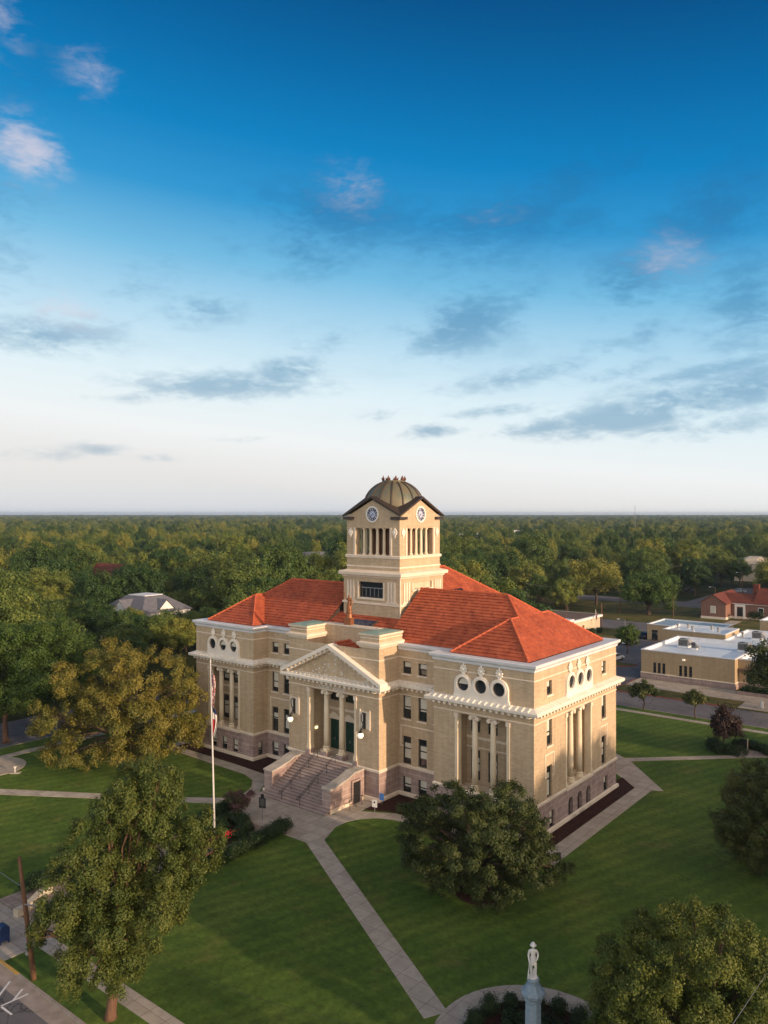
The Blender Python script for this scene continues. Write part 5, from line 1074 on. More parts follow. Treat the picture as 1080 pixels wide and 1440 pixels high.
# flagpole with two limp flags
fb = G(302, 1184); FH = 15.6
pol = thing('flagpole', 'tall white flagpole rising from the hedged bed in front of the steps', 'flagpole', fb)
lx = (296 - 302) / F * fb[1]
at = lambda h: (lx * h / FH, 0, h)
f = MB(); f.tube([at(0), at(5), at(10), at(FH)], [.09, .08, .065, .04], 12); part(f, 'pole', M['pole_white'], pol, smooth=True)
f = MB(); f.lathe([(.3, 0), (.3, .1), (.16, .2), (.13, .5)], 16); part(f, 'base', M['steel'], pol)
f = MB(); f.lathe([(.01, 0), (.06, .03), (.08, .09), (.05, .15), (.01, .45)], 10, (lx, 0, FH)); part(f, 'finial', M['pole_white'], pol)
def flag(name, label, h0, length, colors, seed, px=fb, lean=at, w=.42):
    """a limp flag: gathered folds hanging along the pole, colours by fly strip"""
    rnd = random.Random(seed); f = MB(); rows, cols = 22, 18; V = []
    for r_ in range(rows):
        t = r_ / (rows - 1); x0, y0, z0 = lean(h0 - length * t); wd = w * (.25 + .9 * math.sin(math.pi * min(1, .15 + t * .85)) ** .8 if t < .9 else .5)
        for c in range(cols):
            s = c / (cols - 1); V.append((x0 + .06 + wd * s * .75 + .03 * math.sin(9 * s + 5 * t), y0 - .02 + .13 * math.sin(15 * s + 2 * t) * (.3 + s), z0 - .35 * s * (1 - t * .5) - .1 * s * s))
    mats = [m for m in dict.fromkeys(colors(.5, s_ / 10) for s_ in range(10))]
    names = sorted({colors(a / 20, b / 20) for a in range(21) for b in range(21)})
    for r_ in range(rows - 1):
        for c in range(cols - 1):
            k = names.index(colors((r_ + .5) / rows, (c + .5) / cols)); i = r_ * cols + c; f.add([V[i], V[i + 1], V[i + cols + 1], V[i + cols]], [(0, 1, 2, 3)], k)
    o = f.build(name, [M[k] for k in names], None, True, (px[0], px[1], 0)); sm = o.modifiers.new('thick', 'SOLIDIFY'); sm.thickness = .01
    return tag(o, label, 'flag')
M['f_red'] = mat('flag_red', (.42, .03, .04), .7); M['f_white'] = mat('flag_white', (.74, .72, .70), .7); M['f_blue'] = mat('flag_blue', (.02, .03, .12), .7)
flag('flag', 'red and white striped flag hanging limp high on the tall flagpole', 14.9, 2.9, lambda t, s: 'f_blue' if (s < .35 and t < .4) else ('f_red' if int((t * .7 + s * .9) * 13) % 2 == 0 else 'f_white'), 1)
flag('flag', 'white, red and blue flag hanging limp below the striped one on the tall flagpole', 11.9, 2.5, lambda t, s: 'f_blue' if t < .18 else ('f_white' if (s > .55 or t < .42) else 'f_red'), 2, w=.5)
# historical marker
mk = thing('marker_sign', 'black cast metal marker plaque on a post beside the pink crape myrtle', 'sign', pq(24.6, -11.3), 0, ROT + R(20))
f = MB(); f.tube([(0, 0, 0), (0, 0, 1.25)], .045, 8); part(f, 'post', M['steel'], mk)
f = MB(); f.prism([(-.34, -.03), (.34, -.03), (.34, .03), (-.34, .03)], 1.15, 2.1); f.box(-.2, .2, -.03, .03, 2.1, 2.22); f.lathe([(.02, 2.2), (.16, 2.22), (.16, 2.44), (.02, 2.46)], 14, sy=.2); part(f, 'plaque', M['iron'], mk)
f = MB()
for k in range(7): f.box(-.26 + .02 * (k % 3), .26 - .03 * (k % 2), -.036, -.029, 1.95 - k * .1, 1.99 - k * .1)
part(f, 'raised_lines', mat('worn_letters', (.16, .16, .15), .6), mk)
M['sign_blue'] = mat('sign_blue', (.10, .26, .62), .5)
sg = thing('sign', 'white notice board on a short post at the mulch bed edge right of the steps', 'sign', pq(31.45, -3.15), 0, ROT + R(12))
f = MB(); f.tube([(0, .04, 0), (0, .04, 1.0)], .03, 6); part(f, 'post', M['steel'], sg); f = MB(); f.box(-.26, .26, -.02, .02, .45, 1.15); pl_ = part(f, 'panel', M['wood_white'], sg)
f = MB(); f.lathe([(.09, 0), (.09, .01)], 14, (0, 0, 0)); o = part(f, 'symbol', M['iron'], pl_); o.rotation_euler = (R(90), 0, 0); o.location = (0, -.021, .92)
sg = thing('sign', 'small blue square sign behind the white notice board right of the steps', 'sign', pq(31.0, -1.5), 0, ROT)
f = MB(); f.tube([(0, .04, 0), (0, .04, .9)], .03, 6); part(f, 'post', M['steel'], sg); f = MB(); f.box(-.28, .28, -.02, .02, .55, 1.2); part(f, 'panel', M['sign_blue'], sg)
bn = thing('railing', 'dark iron railing by the basement door beside the front steps', 'railing', pq(29.3, -3.4), 0, ROT)
f = MB()
for y in (-.9, 0, .9): f.tube([(0, y, 0), (0, y, .95)], .03, 6)
part(f, 'posts', M['iron'], bn); f = MB(); f.tube([(0, -1.2, .7), (0, -.9, .95), (0, .9, .95), (0, 1.1, .8)], .032, 6); f.tube([(0, -.9, .5), (0, .9, .5)], .025, 6); part(f, 'rail', M['iron'], bn)
# floodlight on the round pavement at left
fl = thing('floodlight', 'small white floodlight on a slab beside the round pavement at left', 'floodlight', G(21, 1087))
f = MB(); f.box(-.5, .6, -.3, .3, 0, .06); part(f, 'slab', M['walk'], fl); f = MB(); f.tube([(0, 0, .05), (0, 0, .5)], .04, 6); f.lathe([(.08, -.12), (.2, .12), (.17, .13)], 12, (0, 0, .6)); part(f, 'lamp', M['wood_white'], fl)
# wooden pole, mailbox, curved stone seat wall at the near left
pb = toloc(*G(48, 1376)); pp = thing('utility_pole', 'leaning brown wooden pole between the near left tree and the kerb', 'pole', G(48, 1377))
k = G(48, 1377)[1] / F; f = MB(); top = ((27 - 48) * k, -.0, 28.65 - (1205 - CV) * k); f.tube([(0, 0, -.1), (top[0] * .5, 0, top[2] * .5), top], [.17, .15, .11], 10); part(f, 'shaft', M['pole_wood'], pp, smooth=True)
f = MB(); f.tube([(top[0] * .62, -.1, top[2] * .62), (top[0] * .62 + .6, -.1, top[2] * .62 - .1), (top[0] * .62 + 1.0, -.1, top[2] * .62 - .25)], .05, 6); f.lathe([(.05, 0), (.12, .1), (.12, .5), (.05, .6)], 10, (top[0] * .2 - .2, -.1, top[2] * .2)); part(f, 'bracket', M['steel'], pp)
def wire(a, b_, sag, name, label, r=.012, m=None):
    f = MB(); a, b_ = Vector(a), Vector(b_); pts = [a + (b_ - a) * (i / 24) - Vector((0, 0, sag * 4 * (i / 24) * (1 - i / 24))) for i in range(25)]; f.tube(pts, r, 5); return tag(f.build(name, m or M['steel']), label, 'wire')
w0 = G(48, 1377); wire((w0[0] + top[0] * .75, w0[1], top[2] * .75), (-52, 72, 9.0), .6, 'wire', 'thin pale wire running left from the leaning wooden pole', .018)
wire((w0[0] + top[0] * .62 + .6, w0[1], top[2] * .6), (6.5, 33.5, 5.2), 1.2, 'wire', 'thin dark wire crossing the near lawn below the leaning tree', .009, M['iron'])
wire((8, 24, 9.0), (45, 66.6, 9.3), .4, 'wire', 'pale wire crossing the lower right corner, the upper of two', .013)
wire((9.2, 24, 8.6), (46.4, 66.6, 8.9), .4, 'wire', 'pale wire crossing the lower right corner, the lower of two', .013)
mb_ = thing('mailbox', 'dark blue street mailbox with white label at the left edge of the pavement', 'mailbox', G(4, 1326), 0, ROT)
f = MB(); n = 12; f.box(-.3, .3, -.32, .32, .22, .95); pts = [(.32 * math.cos(math.pi * i / n), .95 + .3 * math.sin(math.pi * i / n)) for i in range(n + 1)]
f.add([(-.3, y, z) for y, z in pts] + [(.3, y, z) for y, z in pts], [tuple(range(n + 1)), tuple(range(n + 1, 2 * n + 2))[::-1]] + [(i, n + 1 + i, n + 2 + i, i + 1) for i in range(n)])
part(f, 'box', mat('mailbox_blue', (.012, .03, .10), .4), mb_); f = MB(); f.box(-.16, .16, -.33, -.322, .6, .85); part(f, 'label_plate', M['wood_white'], mb_)
for x in (-.25, .25):
    for y in (-.27, .27): f = MB(); f.box(x - .04, x + .04, y - .04, y + .04, 0, .22); part(f, 'leg', mat('leg_blue', (.012, .03, .10), .5) if 'lb' not in M else M['lb'], mb_)
M['lime'] = mottled('pale_limestone', (.42, .36, .27), (.52, .46, .36), 2, .8, bump=.4)
f = MB(); pts = [toloc(*G(u, v)) for u, v in ((22, 1290), (34, 1284), (46, 1274), (56, 1264), (70, 1254))]
for a, b_ in zip(pts[:-1], pts[1:]): d = Vector((b_[0] - a[0], b_[1] - a[1])); nn = Vector((-d.y, d.x)).normalized() * .25; f.prism([(a[0] - nn.x, a[1] - nn.y), (b_[0] - nn.x, b_[1] - nn.y), (b_[0] + nn.x, b_[1] + nn.y), (a[0] + nn.x, a[1] + nn.y)], 0, .55)
tag(grid(f, 'seat_wall', M['lime']), 'low pale limestone wall beside the near left pavement', 'stone wall')
bt = thing('bench', 'dark metal bench at the near left pavement behind the leaning tree', 'bench', G(84, 1290), 0, R(30))
f = MB(); f.box(-.8, .8, -.25, .25, .42, .48); part(f, 'seat', M['iron'], bt); f = MB(); f.box(-.8, .8, .22, .28, .55, .95); part(f, 'backrest', M['iron'], bt)
for x in (-.7, .7): f = MB(); f.box(x - .04, x + .04, -.25, .28, 0, .42); f.box(x - .04, x + .04, .22, .28, .42, .9); part(f, 'leg', M['iron'], bt)
# sign post and hydrant at the right
sp = thing('sign', 'small pale post with a dark plate on the paved patch beside the red crape myrtle', 'sign', pq(54.4, 39.4), 0, ROT)
f = MB(); f.tube([(0, 0, 0), (0, 0, 1.6)], .06, 8); part(f, 'post', M['lime'], sp); f = MB(); f.box(-.9, -.1, -.03, .03, .7, 1.5); part(f, 'plate', M['iron'], sp)
f = MB(); f.prism([(53.0, 37.6), (56.6, 38.6), (56.2, 40.6), (52.8, 40.4)], -.02, .03); grid(f, 'brick_patch', M['court'], kind='structure')
hy = thing('bollard', 'short white post on the pavement corner across the far street', 'bollard', pq(50.5, 63.2))
f = MB(); f.lathe([(.22, 0), (.22, 1.0), (.18, 1.1), (.05, 1.15)], 14); part(f, 'post', M['wood_white'], hy); f = MB(); f.lathe([(.26, 0), (.26, .1)], 14); part(f, 'foot', M['kerb'], hy)

# ------------------------------------------------------------------ buildings across the far street
def flat_building(name, label, p0, p1, q0, q1, h, wallm, roofm, wins=(), par=.45, base=None, extra=None):
    t = thing(name, label, 'building', pq(p0, q0), 0, ROT); W_, D_ = p1 - p0, q1 - q0; path = [(0, 0), (W_, 0), (W_, D_), (0, D_)]
    f = MB(); Ps = []
    for k in range(4): Ps.append(wall(f, path[k], path[(k + 1) % 4], 0, h, [w_[1:] for w_ in wins if w_[0] == k], .15))
    part(f, 'wall', wallm, t)
    f = MB(); sweep(f, path, [(-.02, h - .02), (.06, h), (.06, h + .14), (-.34, h + .14), (-.34, h - par)], True); part(f, 'parapet', M['white_roof'], t)
    f = MB(); f.add([(.3, .3, h - par + .02), (W_ - .3, .3, h - par + .02), (W_ - .3, D_ - .3, h - par + .02), (.3, D_ - .3, h - par + .02)], [(0, 1, 2, 3)]); part(f, 'roof', roofm, t)
    for w_ in wins:
        P = Ps[w_[0]]; fo = MB(); s0, s1, z0, z1 = w_[1:5]; pbox(fo, P, s0, s1, z0, z1, -.15, -.1); wo = part(fo, 'window', M['glass'], t)
        fo = MB(); nb = max(1, int((z1 - z0) / .5))
        for j in range(1, nb): pbox(fo, P, s0, s1, z0 + (z1 - z0) * j / nb - .04, z0 + (z1 - z0) * j / nb + .04, -.1, -.06)
        pbox(fo, P, s0 - .06, s1 + .06, z0 - .1, z0, -.05, .05); part(fo, 'frame', M['frame'], wo)
    if base:
        f = MB(); sweep(f, path, [(0, 0), (.10, 0), (.10, base), (.0, base + .1)], True); part(f, 'plinth', M['stone'], t)
        f = MB(); sweep(f, path, [(0, base + .1), (.12, base + .12), (.12, base + .26), (0, base + .3)], True); part(f, 'belt_course', M['trim'], t)
    return t, Ps
gw = [(0, 2.1 + i * .78, 2.6 + i * .78, 1.25, 2.95) for i in range(3)] + [(0, 6.5 + i * .82, 7.0 + i * .82, 1.25, 2.95) for i in range(3)]
hall, Ph = flat_building('municipal_building', 'tan flat roofed building with narrow windows across the far street, nearest at right', 28.7, 44.1, 73.3, 92.4, 4.9, M['tan'], M['membrane'], gw, base=.85)
f = MB(); pbox(f, Ph[0], 7.1, 7.5, 3.85, 4.1, 0, .3); part(f, 'wall_light', M['globe'], hall)
ent, Pe = flat_building('municipal_building', 'tan entrance wing with a deep porch right of the nearest flat roofed building', 44.15, 66, 75.2, 92.4, 4.75, M['tan'], M['membrane'], [(0, 1.2, 14, .3, 2.5)], base=.85)
f = MB(); pbox(f, Pe[0], 0, 21.8, 2.95, 3.3, 0, .5); part(f, 'canopy', M['brown_roof'], ent)
f = MB(); f.prism([(45.2, 70.5), (53, 70.5), (53, 73.6), (45.2, 73.6)], 0, .5); tag(grid(f, 'planter', M['stone']), 'low stone planter in front of the tan entrance wing', 'planter')
hedge('planter_shrubs', 'dark low shrubs growing in the stone planter', [(45.8, 71.5), (52.4, 71.5), (52.4, 72.8), (45.8, 72.8)], 1.2, .55, 47, cat='shrubs', L=.22, dens=150); bpy.context.scene.objects['planter_shrubs'].location.z = .35
flat_building('municipal_building', 'raised white roofed block behind the nearest tan building', 24, 36, 97.7, 107.4, 5.2, M['tan'], M['membrane'], par=.3)
flat_building('municipal_building', 'low wide white roofed block between the tan buildings at right', 36.1, 66, 92.5, 113, 4.4, M['tan'], M['membrane'], par=.25)
flat_building('municipal_building', 'low annex with grey blue roof behind the white roofed block', 14.4, 30, 115, 126, 3.5, M['tan'], M['bluish'], [(0, 1.0, 2.4, .2, 2.3)], par=.12)
flat_building('municipal_building', 'tall tan flat roofed block at the right edge before the red roofed brick house', 37.5, 62, 127.6 - 10, 142 - 16, 6.0, M['tan'], M['membrane'], par=.3)
def ac_unit(label, p, q, z, w=1.7, h=1.5):
    t = thing('rooftop_unit', label, 'air conditioner', pq(p, q), z, ROT, 'air conditioners on the flat roofs')
    f = MB(); f.box(-w / 2 - .1, w / 2 + .1, -w / 2, w / 2, 0, .25); part(f, 'curb', M['white_roof'], t)
    f = MB(); f.box(-w / 2, w / 2, -w * .45, w * .45, .25, h); f.hexa([(w / 2, -w * .45, h * .5), (w / 2 + .6, -w * .4, h * .35), (w / 2 + .6, w * .4, h * .35), (w / 2, w * .45, h * .5), (w / 2, -w * .45, h), (w / 2 + .6, -w * .4, h * .55), (w / 2 + .6, w * .4, h * .55), (w / 2, w * .45, h)])
    part(f, 'cabinet', M['acmetal'], t); f = MB()
    for k in range(6): f.box(-w / 2 + .1, w / 2 - .1, -w * .45 - .02, -w * .45 + .0, .4 + k * .17, .5 + k * .17)
    f.lathe([(.45, h), (.45, h + .08), (.1, h + .1)], 14, (-.2, 0, 0)); part(f, 'grille', M['iron'], t)
ac_unit('grey rooftop air conditioner on the nearest tan building, left one of the pair', 32.8, 83.5, 4.45)
ac_unit('grey rooftop air conditioner on the nearest tan building, right one of the pair', 42.4, 85.5, 4.45)
ac_unit('grey rooftop air conditioner on the low wide block, at the right edge', 40.5, 103, 4.15)
ac_unit('small rooftop unit beside the left air conditioner on the nearest tan building', 35.0, 82.0, 4.45, .8, 1.0)
for i, (p, q, z) in enumerate(((25.5, 102, 4.9), (27, 104, 4.9), (28.8, 101, 4.9), (31.5, 104.5, 4.9), (33.5, 102, 4.9), (37.5, 104, 4.15), (43, 98, 4.15), (45, 107, 4.15))):
    t = thing('roof_vent', 'small metal vent standing on the white flat roofs at right', 'vent', pq(p, q), z, ROT, 'vents on the white flat roofs')
    f = MB(); f.lathe([(.18, 0), (.18, .7), (.3, .75), (.3, .95), (.1, 1.05)], 10); part(f, 'stack', M['acmetal'], t); f = MB(); f.box(-.35, .35, -.35, .35, 0, .1); part(f, 'curb', M['white_roof'], t)
# red brick house
def gable(mb, x0, x1, y0, y1, z0, z1, ax, ov=.4, th=.14, mi=0):
    """gable roof over a rectangle; the ridge runs along axis ax"""
    c = (x0 + x1) / 2 if ax == 'y' else (y0 + y1) / 2; h = (x1 - x0) / 2 if ax == 'y' else (y1 - y0) / 2; sl_ = (z1 - z0) / h
    a0, a1 = (y0 - ov, y1 + ov) if ax == 'y' else (x0 - ov, x1 + ov)
    for s in (-1, 1):
        e = c + s * (h + ov); ze = z0 - sl_ * ov; Q = (lambda u, w, z: (u, w, z)) if ax == 'y' else (lambda u, w, z: (w, u, z))
        mb.hexa([Q(e, a0, ze), Q(c, a0, z1), Q(c, a1, z1), Q(e, a1, ze), Q(e, a0, ze + th), Q(c, a0, z1 + th), Q(c, a1, z1 + th), Q(e, a1, ze + th)], mi)
hs = thing('brick_house', 'red brick house with red gabled roof and arched white doorway at right', 'house', pq(12.6, 160.4), 0, ROT)
f = MB(); W_ = 6.4
Pf = wall(f, (0, 0), (W_, 0), 0, 4.4, [(2.6, 3.7, 1.6, 3.4)], .15); f.add([(0, 0, 4.4), (W_, 0, 4.4), (W_ / 2, 0, 6.6)], [(0, 1, 2)]); wall(f, (W_, 0), (W_, 5), 0, 4.4); wall(f, (0, 20), (0, 0), 0, 4.4)
Pw = wall(f, (W_, 5), (40, 5), 0, 4.4, [(1.6, 3.1, .1, 2.9), (7, 8.2, 1.4, 3.2), (12, 13.2, 1.4, 3.2), (17, 18.2, 1.4, 3.2)], .15); part(f, 'wall', M['redbrick'], hs)
f = MB(); gable(f, 0, W_, 0, 18, 4.4, 6.6, 'y'); gable(f, W_ - 2, 12.5, 5, 14, 4.4, 6.4, 'x'); gable(f, 12.5, 40, 5, 16.5, 4.4, 8.0, 'x'); f.box(10.9, 12.4, 9.8, 11.2, 5, 9.2); part(f, 'roof', M['red_roof'], hs)
f = MB(); pbox(f, Pw, 1.0, 1.55, 0, 3.3, 0, .25); pbox(f, Pw, 3.15, 3.7, 0, 3.3, 0, .25); pbox(f, Pw, 1.0, 3.7, 3.3, 3.9, 0, .3); part(f, 'door_surround', M['wood_white'], hs); f = MB(); pbox(f, Pw, 1.6, 3.1, .1, 2.9, -.2, -.12); part(f, 'door', M['iron'], hs)
f = MB(); sweep(f, [(0, 20), (0, 0), (W_, 0), (W_, 5), (40, 5)], [(0, 0), (.08, 0), (.08, .6), (0, .65)]); part(f, 'plinth', M['trim'], hs); f = MB(); pbox(f, Pw, 0, 33, 4.0, 4.3, 0, .3); part(f, 'eave', M['wood_white'], hs)
for P, a, b_, z0, z1, bl in ((Pf, 2.6, 3.7, 1.6, 3.4, 1), (Pw, 7, 8.2, 1.4, 3.2, 0), (Pw, 12, 13.2, 1.4, 3.2, 0), (Pw, 17, 18.2, 1.4, 3.2, 0)):
    f = MB(); pbox(f, P, a, b_, z0, z1, -.15, -.1); wo = part(f, 'window', M['blind'] if bl else M['glass'], hs); f = MB(); pbox(f, P, a - .12, a, z0 - .1, z1 + .15, 0, .06); pbox(f, P, b_, b_ + .12, z0 - .1, z1 + .15, 0, .06); pbox(f, P, a, b_, z1, z1 + .15, 0, .06); part(f, 'frame', M['wood_white'], wo)
hedge('shrub', 'dark rounded shrub against the red brick house wall', [(24.5, 163.5), (27, 163.5)], 2.4, 2.6, 48, cat='shrub', L=.3, dens=260)
# low beige building left of the side street, with its pale fascia
lowb = thing('office_building', 'low beige building with brown flat roof and pale fascia behind the courthouse roof', 'building', pq(-26, 106), 0, ROT)
f = MB(); wall(f, (0, 0), (26.5, 0), 0, 3.6); Pq_ = wall(f, (26.5, 0), (26.5, 15), 0, 3.6, [(5.0, 6.2, .1, 2.4)], .15); wall(f, (26.5, 15), (0, 15), 0, 3.6); wall(f, (0, 15), (0, 0), 0, 3.6)
for j in range(7): pbox(f, Pq_, 7.5 + j * 1.1, 7.58 + j * 1.1, 0, 3.5, 0, .05)
part(f, 'wall', M['beige'], lowb); f = MB(); f.add([(-.3, -.3, 3.9), (26.9, -.3, 3.9), (26.9, 15.3, 3.9), (-.3, 15.3, 3.9)], [(0, 1, 2, 3)]); part(f, 'roof', M['brown_roof'], lowb)
f = MB(); sweep(f, [(0, 0), (26.5, 0), (26.5, 15), (0, 15)], [(0, 3.5), (.5, 3.5), (.5, 4.0), (-.1, 4.02)], True); part(f, 'fascia', M['wood_white'], lowb); f = MB(); pbox(f, Pq_, 5.0, 6.2, .1, 2.4, -.2, -.12); part(f, 'door', M['bronze'], lowb)
flat_building('office_building', 'white corniced flat roofed building peeking out behind the red courthouse roof', -24, -7, 90, 101, 5.0, M['beige'], M['membrane'], par=.3)
# far houses among the trees
def house(name, label, x, y, rz, w, d, h, r, wallm, roofm, hip=False):
    t = thing(name, label, 'house', (x, y), -.15, rz); f = MB(); Ps = [wall(f, a, b_, 0, h, [(w * .2, w * .2 + 1, 1, 2.6), (w * .6, w * .6 + 1, 1, 2.6)] if k % 2 == 0 else [], .1) for k, (a, b_) in enumerate((((-w / 2, -d / 2), (w / 2, -d / 2)), ((w / 2, -d / 2), (w / 2, d / 2)), ((w / 2, d / 2), (-w / 2, d / 2)), ((-w / 2, d / 2), (-w / 2, -d / 2))))]
    if not hip:
        for s in (-1, 1): f.add([(s * w / 2, -d / 2, h), (s * w / 2, d / 2, h), (s * w / 2, 0, h + r)], [(0, 1, 2)])
    part(f, 'wall', wallm, t); f = MB()
    if hip:
        e = .5; k = min(w, d) / 2 * .62; v = [(-w / 2 - e, -d / 2 - e, h - .1), (w / 2 + e, -d / 2 - e, h - .1), (w / 2 + e, d / 2 + e, h - .1), (-w / 2 - e, d / 2 + e, h - .1), (-w / 2 + k, -d / 2 + k, h + r), (w / 2 - k, -d / 2 + k, h + r), (w / 2 - k, d / 2 - k, h + r), (-w / 2 + k, d / 2 - k, h + r)]; f.hexa(v)
    else: gable(f, -w / 2, w / 2, -d / 2, d / 2, h, h + r, 'x', .5)
    part(f, 'roof', roofm, t)
    for P in (Ps[0],):
        for a in (w * .2, w * .6): f = MB(); pbox(f, P, a, a + 1, 1, 2.6, -.1, -.06); part(f, 'window', M['glass'], t)
    return t
gh = house('house', 'large white house with grey hipped roof and white gables among the left trees', -56, 184, ROT + R(4), 15, 14, 6.4, 3.3, M['siding'], M['shingle'], True)
f = MB(); f.box(-2.9, 2.9, -2.6, 2.6, 9.66, 9.86); part(f, 'roof_deck', M['white_roof'], gh)
f = MB(); f.add([(-3, -7.3, 6.2), (3, -7.3, 6.2), (0, -7.3, 9.0), (-3, -2, 6.2), (3, -2, 6.2), (0, -2, 9.0)], [(0, 1, 2)]); f.box(-3, 3, -7.25, -6.5, 2, 6.3); o = part(f, 'gable', M['siding'], gh); f = MB(); gable(f, -3, 3, -7.2, -1.5, 6.2, 9.0, 'y', .35); part(f, 'gable_roof', M['shingle'], gh)
f = MB(); f.add([(7.2, -3, 6.2), (7.2, 3, 6.2), (7.2, 0, 9.0)], [(0, 1, 2)]); f.box(6.5, 7.2, -3, 3, 2, 6.3); part(f, 'gable', M['siding'], gh); f = MB(); gable(f, 1.5, 7.3, -3, 3, 6.2, 9.0, 'x', .35); part(f, 'gable_roof', M['shingle'], gh)
f = MB(); f.add([(-7.2, -3, 6.2), (-7.2, 3, 6.2), (-7.2, 0, 9.0)], [(0, 2, 1)]); f.box(-7.2, -6.5, -3, 3, 2, 6.3); part(f, 'gable', M['siding'], gh); f = MB(); gable(f, -7.3, -1.5, -3, 3, 6.2, 9.0, 'x', .35); part(f, 'gable_roof', M['shingle'], gh)
house('house', 'dark red roofed house with brick gable standing far among the left trees', -97, 279, R(-30), 14, 11, 6.2, 4.6, M['redbrick'], M['red_roof'])
house('house', 'small cream house just visible between trunks at left', -85, 226, R(20), 8, 7, 5.6, 1.6, M['beige'], M['beige'])
house('long_building', 'long low building with sunlit cream roof beyond the right hand trees', 165, 350, ROT + R(100), 42, 12, 7.5, 1.5, M['beige'], M['beige'], True)
for x, y, rz_, lb in ((-30, 330, 20, 'grey roofed house far back behind the courthouse tower, left side'), (70, 640, -20, 'white gabled house far off right of the tower, nearer of two'), (130, 760, 10, 'white gabled house far off right of the tower, further of two'), (290, 820, 40, 'pale house far away near the right edge of the woodland')):
    house('house', lb, x, y, R(rz_), 16, 11, 8.5, 4, M['siding'], M['shingle'] if y < 400 else M['white_roof'])

# ------------------------------------------------------------------ cars
def car(label, xy, rz, paint, L_=4.6):
    t = thing('parked_car', label, 'car', xy, ZR, rz); s = L_ / 4.6
    prof = [(-2.3, .35), (-2.3, .75), (-2.15, .95), (-1.55, 1.0), (-.95, 1.42), (.35, 1.45), (1.15, 1.0), (2.05, .88), (2.28, .7), (2.3, .35)]
    f = MB(); n = len(prof); R_ = []
    for y, k in ((-.86, 0), (-.90, 1), (.90, 1), (.86, 0)):
        R_.append([(x * s, y * (1 if z < 1.02 else .8), z) for x, z in prof])
    f.add(sum(R_, []), [tuple(range(n))[::-1], tuple(range(3 * n, 4 * n))] + [(j * n + i, (j + 1) * n + i, (j + 1) * n + (i + 1) % n, j * n + (i + 1) % n) for j in range(3) for i in range(n)]); part(f, 'body', paint, t)
    f = MB()
    for y in (-1, 1): f.add([(-1.45 * s, y * .885, 1.02), (1.02 * s, y * .885, 1.02), (.3 * s, y * .75, 1.38), (-.9 * s, y * .75, 1.38)], [(0, 1, 2, 3) if y < 0 else (3, 2, 1, 0)])
    f.add([(1.2 * s, -.72, 1.02), (1.2 * s, .72, 1.02), (.42 * s, .64, 1.42), (.42 * s, -.64, 1.42)], [(0, 1, 2, 3)]); f.add([(-1.62 * s, -.72, 1.02), (-1.62 * s, .72, 1.02), (-1.0 * s, .64, 1.40), (-1.0 * s, -.64, 1.40)], [(3, 2, 1, 0)]); part(f, 'windows', M['glass'], t)
    for x in (-1.4, 1.42):
        for y in (-.8, .8):
            f = MB(); f.tube([(x * s, y - .1, .33), (x * s, y + .1, .33)], .33, 16); wo = part(f, 'wheel', M['iron'], t); f = MB(); yy = y + (.11 if y > 0 else -.11); f.tube([(x * s, yy - .01, .33), (x * s, yy + .01, .33)], .19, 12); part(f, 'rim', M['steel'], wo)
    for y in (-.65, .65):
        f = MB(); f.box(2.2 * s, 2.31 * s, y - .18, y + .18, .66, .8); part(f, 'headlight', M['blind'], t); f = MB(); f.box(-2.32 * s, -2.2 * s, y - .18, y + .18, .72, .88); part(f, 'tail_light', M['redkerb'], t)
wp = mat('white_car_paint', (.72, .74, .76), .25, .6); dp_ = mat('dark_car_paint', (.02, .022, .03), .25, .6); gp = mat('silver_car_paint', (.42, .44, .46), .3, .6, .3)
car('white sedan parked beside the small tree behind the courthouse', pq(18.4, 86.6), ROT + R(82), wp)
car('white car further back on the side street above the courthouse cornice', pq(13.5, 107), ROT + R(90), wp)
car('black car parked by the low annex with the grey blue roof', pq(13.2, 117.5), ROT + R(90), dp_)
car('dark car crossing the far road left of the red brick house', G(967, 832), ROT + R(10), dp_)
car('silver car parked behind the red brick house roof', G(1040, 833), ROT, gp)
car('pale car on the left street behind the golden oak', pq(-22.5, 24), ROT + R(90), wp)
# poles along the side street, wires between them
def upole(label, xy, h, arm=True, lamp=False, rz=ROT, w=.16, m=None):
    t = thing('utility_pole', label, 'pole', xy, -.1, rz); f = MB(); f.tube([(0, 0, 0), (0, 0, h)], [w, w * .65], 8); part(f, 'shaft', m or M['pole_wood'], t)
    if arm: f = MB(); f.box(-1.3, 1.3, -.07, .07, h - .7, h - .5); part(f, 'crossarm', M['pole_wood'], t)
    if lamp:
        f = MB(); f.tube([(0, 0, h - .2), (-1.0, 0, h + .1), (-1.5, 0, h)], .06, 6); part(f, 'arm', M['steel'], t); f = MB(); f.box(-1.9, -1.4, -.15, .15, h - .1, h + .08); part(f, 'lamp_head', M['wood_white'], t)
upole('wooden pole beside the low beige building', G(846, 885), 6.5, False)
upole('tall pole with crossarm beyond the big round tree', G(945, 834), 10.2)
upole('second pole with crossarm just left of the taller one beyond the big round tree', G(929, 834), 9.2)
upole('street light pole at the end of the far road', G(976, 832), 8.2, False, True)
upole('brown street light pole rising behind the red brick house', G(1044, 846), 9.5, False, True)
upole('thin bare pole in front of the big round tree', G(947, 869), 6.0, False, w=.1)
upole('thin pale street light on the side street by the small tree', G(879, 892), 3.6, False, True, w=.08, m=M['steel'])
upole('short lamp post in front of the red brick house roof', G(1006, 850), 5.5, False, True, w=.1)
upole('thin rod rising behind the courthouse roof', G(796, 893), 7.5, False, w=.07)
upole('pole with crossarm standing behind the rear roof, left of the big round tree', G(872, 862), 8.0)
